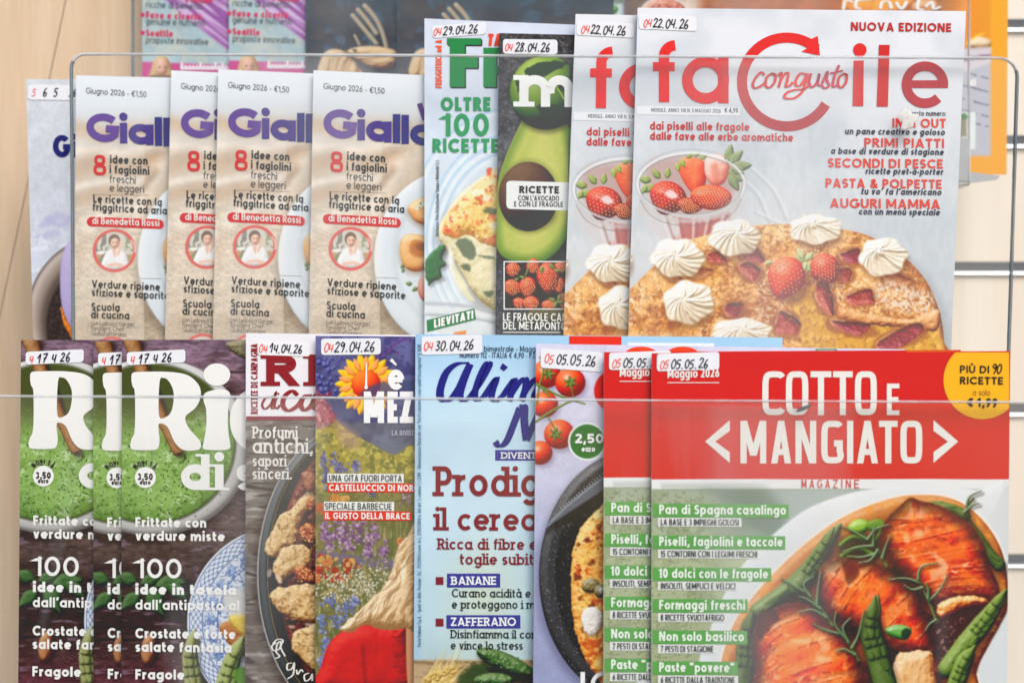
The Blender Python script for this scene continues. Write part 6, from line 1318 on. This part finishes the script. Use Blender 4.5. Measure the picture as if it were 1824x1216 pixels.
# ================================================================ the wall
Y_WALL = .25
def wood_mat(name, c0, c1, sc):
    m = mat(name, c0, .5, .1); nt = m.node_tree; b = nt.nodes['Principled BSDF']
    tc = nt.nodes.new('ShaderNodeTexCoord'); mp = nt.nodes.new('ShaderNodeMapping'); mp.inputs['Scale'].default_value = (sc*5, sc*5, sc*.35)
    mp.inputs['Rotation'].default_value = (0, math.radians(-4), 0)
    n = nt.nodes.new('ShaderNodeTexNoise'); n.inputs['Scale'].default_value = 1; n.inputs['Detail'].default_value = 6; n.inputs['Distortion'].default_value = .6
    n2 = nt.nodes.new('ShaderNodeTexNoise'); n2.inputs['Scale'].default_value = 9; n2.inputs['Detail'].default_value = 4
    r = nt.nodes.new('ShaderNodeValToRGB'); r.color_ramp.elements[0].position = .3; r.color_ramp.elements[1].position = .7
    r.color_ramp.elements[0].color = (*c0, 1); r.color_ramp.elements[1].color = (*c1, 1)
    ad = nt.nodes.new('ShaderNodeMath'); ad.operation = 'MULTIPLY_ADD'; ad.inputs[1].default_value = .35
    nt.links.new(tc.outputs['Object'], mp.inputs['Vector']); nt.links.new(mp.outputs['Vector'], n.inputs['Vector']); nt.links.new(mp.outputs['Vector'], n2.inputs['Vector'])
    nt.links.new(n2.outputs['Fac'], ad.inputs[0]); nt.links.new(n.outputs['Fac'], ad.inputs[2]); 
    sb = nt.nodes.new('ShaderNodeMath'); sb.operation = 'SUBTRACT'; sb.inputs[1].default_value = .17; nt.links.new(ad.outputs[0], sb.inputs[0])
    nt.links.new(sb.outputs[0], r.inputs['Fac']); nt.links.new(r.outputs['Color'], b.inputs['Base Color'])
    return m
pale = wood_mat('pale_maple', (.80, .71, .60), (.86, .79, .69), 7)
beech = wood_mat('warm_beech', (.64, .46, .29), (.78, .60, .42), 7)
steel = mat('brushed_steel', (.55, .57, .60), .42, 0, .5, (60, .08), 1)
shade = mat('channel_shade_grey', (.48, .50, .53), .5)  # duller grey than the steel, standing for shade inside the groove
wall = thing('slat_wall', at(1250, 1100, Y_WALL), 'pale wooden slat wall with metal channel strips behind the magazine racks', 'wall')
wl = wall.location
def wp(px, py, dy=0): p = at(px, py, Y_WALL); return p.x-wl.x, p.y-wl.y+dy, p.z-wl.z
chan = [46, 253, 478, 729, 998, 1270]
edges = [-260]+[c for c in chan]+[1500]
for a, b in zip(edges[:-1], edges[1:]):
    x0, _, z1 = wp(150, a+(12 if a > -200 else 0)); x1, _, z0 = wp(2300, b-12)
    v, f = box(x0, x1, 0, .018, z0, z1); link('wall_board', v, f, pale, wall)
for c in chan:
    x0, _, z1 = wp(150, c-12); x1, _, z0 = wp(2300, c+12)
    h = z1-z0; V_, F = [], []
    prof = [(.002, z1), (.012, z1-.08*h), (.013, z0+.36*h), (.004, z0+.30*h), (-.0035, z0+.24*h), (-.004, z0+.05*h), (0.001, z0)]
    for x in (x0, x1): V_ += [(x, y, z) for y, z in prof]
    n = len(prof); F = [(i, i+1, n+i+1, n+i) for i in range(n-1)]
    link('channel_strip', V_, F, [steel, shade], wall, [1, 1, 1, 0, 0, 0])
# warm board standing in front of the wall at the left
side = thing('side_panel', at(60, 1216, .20), 'warm beech board panel with a slanting joint at the left edge', 'panel')
def sp_(px, py): p = at(px, py, .20); return p.x-side.location.x, p.z-side.location.z
def slab(name, poly, y0, y1, m):
    n = len(poly); V_ = [(x, y0, z) for x, z in poly]+[(x, y1, z) for x, z in poly]
    F = [tuple(range(n)), tuple(range(2*n-1, n-1, -1))]+[(i, (i+1) % n, n+(i+1) % n, n+i) for i in range(n)]
    o = link(name, V_, F, m, side)
    bv = o.modifiers.new('bevel', 'BEVEL'); bv.width = .0008; bv.segments = 2
slab('board', [sp_(-900, -240), sp_(166, -240), sp_(49, 320), sp_(-60, 840), sp_(-150, 1500), sp_(-900, 1500)], 0, .016, beech)
slab('board', [sp_(168.5, -240), sp_(330, -240), sp_(330, 1500), sp_(-147, 1500), sp_(-57, 840), sp_(52, 320)], 0, .016, beech)
# ================================================================ acrylic pockets
def acrylic_mats():
    m = bpy.data.materials.new('clear_acrylic'); m.use_nodes = True; nt = m.node_tree; nt.nodes.clear()
    out = nt.nodes.new('ShaderNodeOutputMaterial'); mx = nt.nodes.new('ShaderNodeMixShader'); tr = nt.nodes.new('ShaderNodeBsdfTransparent'); gl = nt.nodes.new('ShaderNodeBsdfGlossy')
    fr = nt.nodes.new('ShaderNodeFresnel'); fr.inputs['IOR'].default_value = 1.49
    tr.inputs['Color'].default_value = (.992, .996, .996, 1)
    n = nt.nodes.new('ShaderNodeTexNoise'); n.inputs['Scale'].default_value = 7; n.inputs['Detail'].default_value = 1.5; tc = nt.nodes.new('ShaderNodeTexCoord'); mp = nt.nodes.new('ShaderNodeMapping'); mp.inputs['Scale'].default_value = (1.6, 1, .7); mp.inputs['Rotation'].default_value = (0, .5, 0)
    nt.links.new(tc.outputs['Object'], mp.inputs['Vector']); nt.links.new(mp.outputs['Vector'], n.inputs['Vector'])   # the sheet is not perfectly flat: reflections wander
    bp = nt.nodes.new('ShaderNodeBump'); bp.inputs['Strength'].default_value = .35; bp.inputs['Distance'].default_value = .012; nt.links.new(n.outputs['Fac'], bp.inputs['Height'])
    gl.inputs['Roughness'].default_value = .05; nt.links.new(bp.outputs['Normal'], gl.inputs['Normal'])
    ge = nt.nodes.new('ShaderNodeNewGeometry'); iv = nt.nodes.new('ShaderNodeMath'); iv.operation = 'MULTIPLY_ADD'; iv.inputs[1].default_value = -1.1; iv.inputs[2].default_value = 1.1
    mu = nt.nodes.new('ShaderNodeMath'); mu.operation = 'MULTIPLY'; mu.use_clamp = True   # both faces' reflection taken at the front face
    nt.links.new(ge.outputs['Backfacing'], iv.inputs[0]); nt.links.new(iv.outputs[0], mu.inputs[0]); nt.links.new(fr.outputs[0], mu.inputs[1])
    nt.links.new(mu.outputs[0], mx.inputs[0]); nt.links.new(tr.outputs[0], mx.inputs[1]); nt.links.new(gl.outputs[0], mx.inputs[2]); nt.links.new(mx.outputs[0], out.inputs[0])
    # painted glare: pale diffuse streaks standing in for reflections on the sheet
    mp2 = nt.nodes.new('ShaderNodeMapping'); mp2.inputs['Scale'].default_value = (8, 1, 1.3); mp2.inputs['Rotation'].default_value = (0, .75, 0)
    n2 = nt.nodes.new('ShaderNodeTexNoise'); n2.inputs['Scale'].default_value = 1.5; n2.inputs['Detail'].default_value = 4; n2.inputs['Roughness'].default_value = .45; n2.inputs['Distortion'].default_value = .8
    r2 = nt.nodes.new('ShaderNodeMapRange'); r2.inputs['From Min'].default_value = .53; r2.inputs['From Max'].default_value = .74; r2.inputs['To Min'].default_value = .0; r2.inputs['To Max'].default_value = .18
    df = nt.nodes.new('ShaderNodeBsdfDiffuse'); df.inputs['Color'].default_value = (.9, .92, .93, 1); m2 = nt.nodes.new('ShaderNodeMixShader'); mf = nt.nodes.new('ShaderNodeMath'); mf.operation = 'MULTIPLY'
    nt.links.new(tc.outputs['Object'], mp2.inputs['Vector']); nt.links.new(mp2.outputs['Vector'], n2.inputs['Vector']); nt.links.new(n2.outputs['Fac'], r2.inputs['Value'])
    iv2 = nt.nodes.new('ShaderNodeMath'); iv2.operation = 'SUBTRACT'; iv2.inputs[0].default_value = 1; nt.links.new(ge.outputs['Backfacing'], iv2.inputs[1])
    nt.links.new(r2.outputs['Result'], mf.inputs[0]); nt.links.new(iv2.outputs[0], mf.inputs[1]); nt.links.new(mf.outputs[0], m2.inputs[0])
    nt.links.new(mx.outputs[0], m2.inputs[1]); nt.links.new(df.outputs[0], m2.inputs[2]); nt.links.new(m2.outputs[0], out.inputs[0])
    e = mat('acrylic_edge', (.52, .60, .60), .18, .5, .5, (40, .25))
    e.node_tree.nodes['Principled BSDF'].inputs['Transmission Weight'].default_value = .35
    e2 = mat('acrylic_shaded_edge', (.20, .24, .25), .25, .5, .5, (40, .3))  # dark copy of the edge: shade on upright edges put into the colour
    return m, e, e2
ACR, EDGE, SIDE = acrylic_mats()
def panel(name, row, y0, zc, outline, th, parent):
    """clear sheet: outline in photo pixels, real thickness, light and shade of its rim set as edge colours"""
    n = len(outline); A = [at(x, y, y0, LEAN[row], zc)-parent.location for x, y in outline]
    B = [p+Vector((0, th, 0)) for p in A]
    F = [tuple(range(n)), tuple(range(2*n-1, n-1, -1))]+[(i, n+i, n+(i+1) % n, (i+1) % n) for i in range(n)]
    idx = [0, 0]
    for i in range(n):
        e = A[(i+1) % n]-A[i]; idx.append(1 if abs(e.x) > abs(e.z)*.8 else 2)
    return link(name, [tuple(p) for p in A+B], F, [ACR, EDGE, SIDE], parent, idx)
def bead(row, y0, zc, pts, r, m, parent, th=.003):
    """polished rounded rim of a sheet"""
    P = [at(x, y, y0, LEAN[row], zc)-parent.location+Vector((0, th/2, 0)) for x, y in pts]; V_, F = [], []; k = 8
    for i, p in enumerate(P):
        t = (P[min(i+1, len(P)-1)]-P[max(i-1, 0)]).normalized(); n1 = t.cross(Vector((0, 1, 0))).normalized()
        for j in range(k):
            a = j/k*2*math.pi; V_.append(tuple(p+n1*(r*.75*math.cos(a))+Vector((0, 1, 0))*(th*.62*math.sin(a))))
    for i in range(len(P)-1):
        for j in range(k): F.append((i*k+j, i*k+(j+1) % k, (i+1)*k+(j+1) % k, (i+1)*k+j))
    return link('polished_rim', V_, F, m, parent, None, True)
def rounded(x0, y0, x1, y1, r, xb0=None, xb1=None, sl=0):
    o = [(xb0 if xb0 is not None else x0, y1)]
    o += [(x0+r-r*math.cos(math.radians(a)), y0+r-r*math.sin(math.radians(a))) for a in range(0, 91, 10)]
    o += [(x1-r+r*math.sin(math.radians(a)), y0+sl+r-r*math.cos(math.radians(a))) for a in range(0, 91, 10)]
    o += [(xb1 if xb1 is not None else x1, y1)]
    return o
def pocket(row, y0, yb, zc, outline, label, shelf_px):
    xs = [p[0] for p in outline]; yb_px = max(p[1] for p in outline)
    o = thing('magazine_pocket', at((min(xs)+max(xs))/2, yb_px, y0, LEAN[row], zc), label, 'magazine holder', None)
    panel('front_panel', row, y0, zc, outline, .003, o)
    a = at(outline[0][0], yb_px, y0, LEAN[row], zc)-o.location; b = at(outline[-1][0], yb_px, y0, LEAN[row], zc)-o.location
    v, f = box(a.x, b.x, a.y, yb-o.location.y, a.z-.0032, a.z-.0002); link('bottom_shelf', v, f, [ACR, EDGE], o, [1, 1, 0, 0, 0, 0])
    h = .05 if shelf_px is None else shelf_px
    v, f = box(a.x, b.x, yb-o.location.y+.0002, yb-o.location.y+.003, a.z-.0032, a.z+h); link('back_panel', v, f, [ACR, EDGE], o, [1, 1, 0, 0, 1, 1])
    return o
RIM = mat('rim_lit', (.80, .86, .87), .10, .6, .6, (30, .35)); RIMD = mat('rim_shaded', (.17, .21, .22), .14, .6, .6, (26, .45))  # bright and dark rim copies: edge highlight and shade painted as colour
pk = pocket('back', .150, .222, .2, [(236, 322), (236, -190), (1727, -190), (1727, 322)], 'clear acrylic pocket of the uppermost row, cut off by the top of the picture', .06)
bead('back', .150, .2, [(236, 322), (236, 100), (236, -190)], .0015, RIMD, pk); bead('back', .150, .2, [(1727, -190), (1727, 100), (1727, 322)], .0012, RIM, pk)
def corner(cx, cy, r, a0, a1): return [(cx+r*math.cos(math.radians(a)), cy-r*math.sin(math.radians(a))) for a in np.linspace(a0, a1, 10)]
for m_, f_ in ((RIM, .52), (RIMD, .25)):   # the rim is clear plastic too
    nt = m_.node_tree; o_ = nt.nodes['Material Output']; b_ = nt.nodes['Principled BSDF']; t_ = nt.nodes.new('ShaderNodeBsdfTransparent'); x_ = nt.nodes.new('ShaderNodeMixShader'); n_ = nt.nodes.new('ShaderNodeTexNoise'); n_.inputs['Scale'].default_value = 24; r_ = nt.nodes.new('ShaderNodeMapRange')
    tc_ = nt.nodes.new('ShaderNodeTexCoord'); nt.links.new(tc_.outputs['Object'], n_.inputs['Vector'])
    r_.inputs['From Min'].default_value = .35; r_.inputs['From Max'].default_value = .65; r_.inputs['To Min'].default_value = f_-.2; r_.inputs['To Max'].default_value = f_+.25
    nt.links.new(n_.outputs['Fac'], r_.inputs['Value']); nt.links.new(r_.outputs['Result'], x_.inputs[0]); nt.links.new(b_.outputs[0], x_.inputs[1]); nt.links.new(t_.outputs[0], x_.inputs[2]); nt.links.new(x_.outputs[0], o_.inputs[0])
cl, cr = corner(152, 122, 26, 180, 90), corner(1779, 137, 34, 90, 0)
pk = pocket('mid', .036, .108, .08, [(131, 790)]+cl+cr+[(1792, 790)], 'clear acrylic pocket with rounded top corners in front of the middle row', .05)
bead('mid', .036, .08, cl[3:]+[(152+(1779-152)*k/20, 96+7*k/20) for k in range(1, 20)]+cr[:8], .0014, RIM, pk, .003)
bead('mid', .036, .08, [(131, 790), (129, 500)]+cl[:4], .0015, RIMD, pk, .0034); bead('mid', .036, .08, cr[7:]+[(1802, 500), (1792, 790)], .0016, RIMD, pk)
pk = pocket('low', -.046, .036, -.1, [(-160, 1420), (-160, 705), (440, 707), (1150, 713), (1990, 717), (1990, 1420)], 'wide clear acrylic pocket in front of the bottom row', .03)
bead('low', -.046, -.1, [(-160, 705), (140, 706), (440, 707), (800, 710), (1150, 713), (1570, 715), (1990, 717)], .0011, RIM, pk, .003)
# bits on the acrylic
k0 = at(1617, 213, .0345, LEAN['mid'], .08)
rg = random.Random(8); V_, F = [], []
nU, nV = 14, 8
for j in range(nV+1):
    for i in range(nU):
        t, p = i/nU*2*math.pi, j/nV*math.pi/2
        r = .0058*(1+.25*math.sin(3*t+1)+.18*math.sin(5*t))*(1+rg.uniform(-.08, .08))
        V_.append((r*math.cos(t)*math.cos(p), -.0007*math.sin(p)*(1+rg.uniform(-.3, .3)), r*math.sin(t)*math.cos(p)*1.05))
for j in range(nV):
    for i in range(nU): F.append((j*nU+i, j*nU+(i+1) % nU, (j+1)*nU+(i+1) % nU, (j+1)*nU+i))
gum = link('paper_scrap', V_, F, mat('torn_paper', (.72, .70, .66), .9, 0, .2, (300, .2)), None, None, True); gum.location = k0
tag(gum, 'torn scrap of white paper glued on the acrylic over the words of the white magazine', 'paper scrap')
c0 = at(1432, 726, -.0468, LEAN['low'], -.1)
V_ = [(-.005, 0, -.0022), (-.002, -.0004, .0004), (.001, -.0006, .0012), (.0046, 0, .0026), (.0038, -.0002, .0004), (.0006, -.0006, -.0012), (-.003, -.0003, -.0024), (0, .0004, 0)]
chip = link('grey_flake', V_, [(0, 1, 6), (1, 2, 5), (1, 5, 6), (2, 3, 4), (2, 4, 5), (7, 1, 0), (7, 2, 1), (7, 3, 2), (7, 4, 3), (7, 5, 4), (7, 6, 5), (7, 0, 6)], mat('grey_flake', (.12, .12, .12), .4)); chip.location = c0
tag(chip, 'small dark flake stuck on the acrylic edge over the red magazine title', 'flake')
# ================================================================ back row
G0 = 'magazines in the back row'
m = magazine(Page('back', .172, (254, -150), (640, -150), (640, 320), (252, 320), .6, .2), art_salad, ink_salad(), (248, -6, 412, 135), 2, 'pale teal magazine with pink lettering and purple stripes, left copy', 'salad magazines')
copy_mag(m, 156, -1, -.004, .172, 'pale teal magazine with pink lettering and purple stripes, right copy beside the dark magazine', 0, 'salad magazines')
m = magazine(Page('back', .164, (545, -150), (930, -150), (930, 320), (543, 320), .6, .5), art_pecan, ink_pecan(), (545, -6, 720, 140), 2, 'dark magazine with pecans and a wooden fork, left copy', 'pecan magazines')
copy_mag(m, 163, 0, -.004, .164, 'dark magazine with pecans and fork, right copy behind the wrapped white magazine', 0, 'pecan magazines')
magazine(Page('back', .1615, (926, -150), (1300, -150), (1300, 320), (926, 320), .4, .1), art_pea, ink_pea(), (926, -6, 1125, 60), 2, 'pale magazine with green peas on a white cloth, top edge of picture')
magazine(Page('back', .158, (1113, -150), (1500, -150), (1500, 320), (1113, 320), .4, .4), art_quinoa, ink_quinoa(), (1113, -6, 1262, 60), 2, 'brown magazine showing a bowl of red grain, peeping out above the white magazines')
magazine(Page('back', .168, (1255, -150), (1797, -150), (1793, 311), (1255, 311), .5, .8), art_squash, ink_squash(), (1255, -6, 1797, 311), 2.2, 'orange framed magazine with white brush lettering behind the white magazine at upper right')
# grey lip of the pocket
lip = thing('price_holder', at(1716, 325, .146), 'grey plastic holder tab hanging at the lower right corner of the uppermost pocket', 'holder')
def lp(px, py, y): p = at(px, py, y)-lip.location; return (p.x, p.y, p.z)
q = [(1640, 246), (1725, 246), (1727, 306), (1782, 314), (1774, 321), (1700, 330), (1640, 330)]
V_ = [lp(x, y, .146) for x, y in q]+[lp(x, y, .1485) for x, y in q]; n = len(q)
link('tab', V_, [tuple(range(n)), tuple(range(2*n-1, n-1, -1))]+[(i, n+i, n+(i+1) % n, (i+1) % n) for i in range(n)], mat('grey_plastic', (.40, .42, .44), .35, .2, .5, (30, .1)), lip)
# ================================================================ middle row
magazine(Page('mid', .098, (46, 141), (430, 144), (436, 780), (64, 780), .6, .3), art_lilac, ink_lilac(), (46, 139, 145, 620), 1.5, 'pale lilac magazine with a lavender cake in a dark pan, leftmost in the middle row')
yg = .072
gial = magazine(Page('mid', yg, (558, 125), (930, 141), (926, 770), (547, 770), 1.0, .9), art_giallo, ink_giallo(), (540, 120, 770, 640), 1.3, 'beige recipe magazine with purple title, rightmost of four, touching the wrapped magazine', 'beige magazines with purple title')
copy_mag(gial, -419, -1, .018, yg+.018, 'beige recipe magazine with purple title, leftmost of four, beside the lilac magazine', -1.0, 'beige magazines with purple title')
copy_mag(gial, -259, -4, .012, yg+.012, 'beige recipe magazine with purple title, second of four and the most hidden', .1, 'beige magazines with purple title')
copy_mag(gial, -172, -4, .006, yg+.006, 'beige recipe magazine with purple title, third of four with an uncovered round portrait', 0, 'beige magazines with purple title')
wrap = page_mat('wrapped_cover', .16, .6); wrap.node_tree.nodes['Bump'].inputs['Strength'].default_value = .5; wrap.node_tree.nodes['Noise Texture'].inputs['Scale'].default_value = 40
fry = magazine(Page('mid', .066, (756, 33), (1046, 45), (1046, 770), (756, 770), .7, .4), art_fryer, ink_fryer(), (755, 32, 1014, 625), 1.5, 'white and blue recipe magazine with green capitals in crinkled plastic wrap', None, .004, wrap)
av = magazine(Page('mid', .060, (889, 59), (1160, 65), (1150, 770), (880, 770), .5, .7), art_avocado, ink_avocado(), (882, 57, 1016, 625), 1.4, 'dark slate magazine with an avocado and a green globe apple')
fa = magazine(Page('mid', .046, (1136, 14), (1721, 20), (1688, 780), (1114, 780), .7, .2), art_facile, ink_facile(), (1114, 10, 1724, 640), 1.4, 'large white magazine with strawberry cake, red title fully visible', 'white strawberry cake magazines')
copy_mag(fa, -116, 10, .007, .053, 'white strawberry cake magazine mostly hidden, only its left strip showing beside the avocado magazine', .45, 'white strawberry cake magazines')
# ================================================================ bottom row
yr = .004
ri = magazine(Page('low', yr, (217, 606), (560, 604), (560, 1380), (215, 1380), .6, .5), art_ricette, ink_ricette(), (212, 602, 446, 1224), 1.4, 'dark magazine with a bowl of green soup, front copy with most of its cover showing', 'green soup magazines')
copy_mag(ri, -189, 0, .010, yr+.010, 'dark magazine with a bowl of green soup, leftmost copy at the wooden panel', .2, 'green soup magazines')
copy_mag(ri, -51, 1, .005, yr+.005, 'dark magazine with a bowl of green soup, middle copy showing a narrow strip', -.25, 'green soup magazines')
magazine(Page('low', -.002, (438, 593), (780, 597), (780, 1380), (436, 1380), .5, .2), art_rica, ink_rica(), (434, 590, 568, 1224), 1.4, 'white and maroon headed magazine with a fruit pie on grey planks')
magazine(Page('low', -.008, (562, 598), (900, 600), (900, 1380), (562, 1380), .5, .6), art_mezzo, ink_mezzo(), (560, 596, 748, 1224), 1.3, 'indigo magazine with a sunflower emblem and a blond woman in a flower meadow')
magazine(Page('low', -.014, (740, 595), (1394, 601), (1390, 1400), (736, 1400), .6, .4), art_alim, ink_alim(), (738, 594, 960, 1224), 1.6, 'light blue magazine with dark blue script title and cucumbers at its foot')
magazine(Page('low', -.022, (955, 612), (1612, 622), (1608, 1400), (948, 1400), .5, .3), art_tomato, ink_tomato(), (946, 610, 1084, 1224), 1.4, 'lavender grey magazine with vine tomatoes and a pizza in a black pan')
yc = -.036
co = magazine(Page('low', yc, (1161, 629), (1800, 625), (1792, 1480), (1160, 1480), .6, .1), art_cotto, ink_cotto(), (1158, 624, 1804, 1224), 1.4, 'red headed magazine with bacon wrapped chicken, front copy fully visible at lower right', 'red headed magazines')
copy_mag(co, -84, -2, .006, yc+.006, 'red headed magazine hidden behind its twin, only a left strip showing', 0, 'red headed magazines')
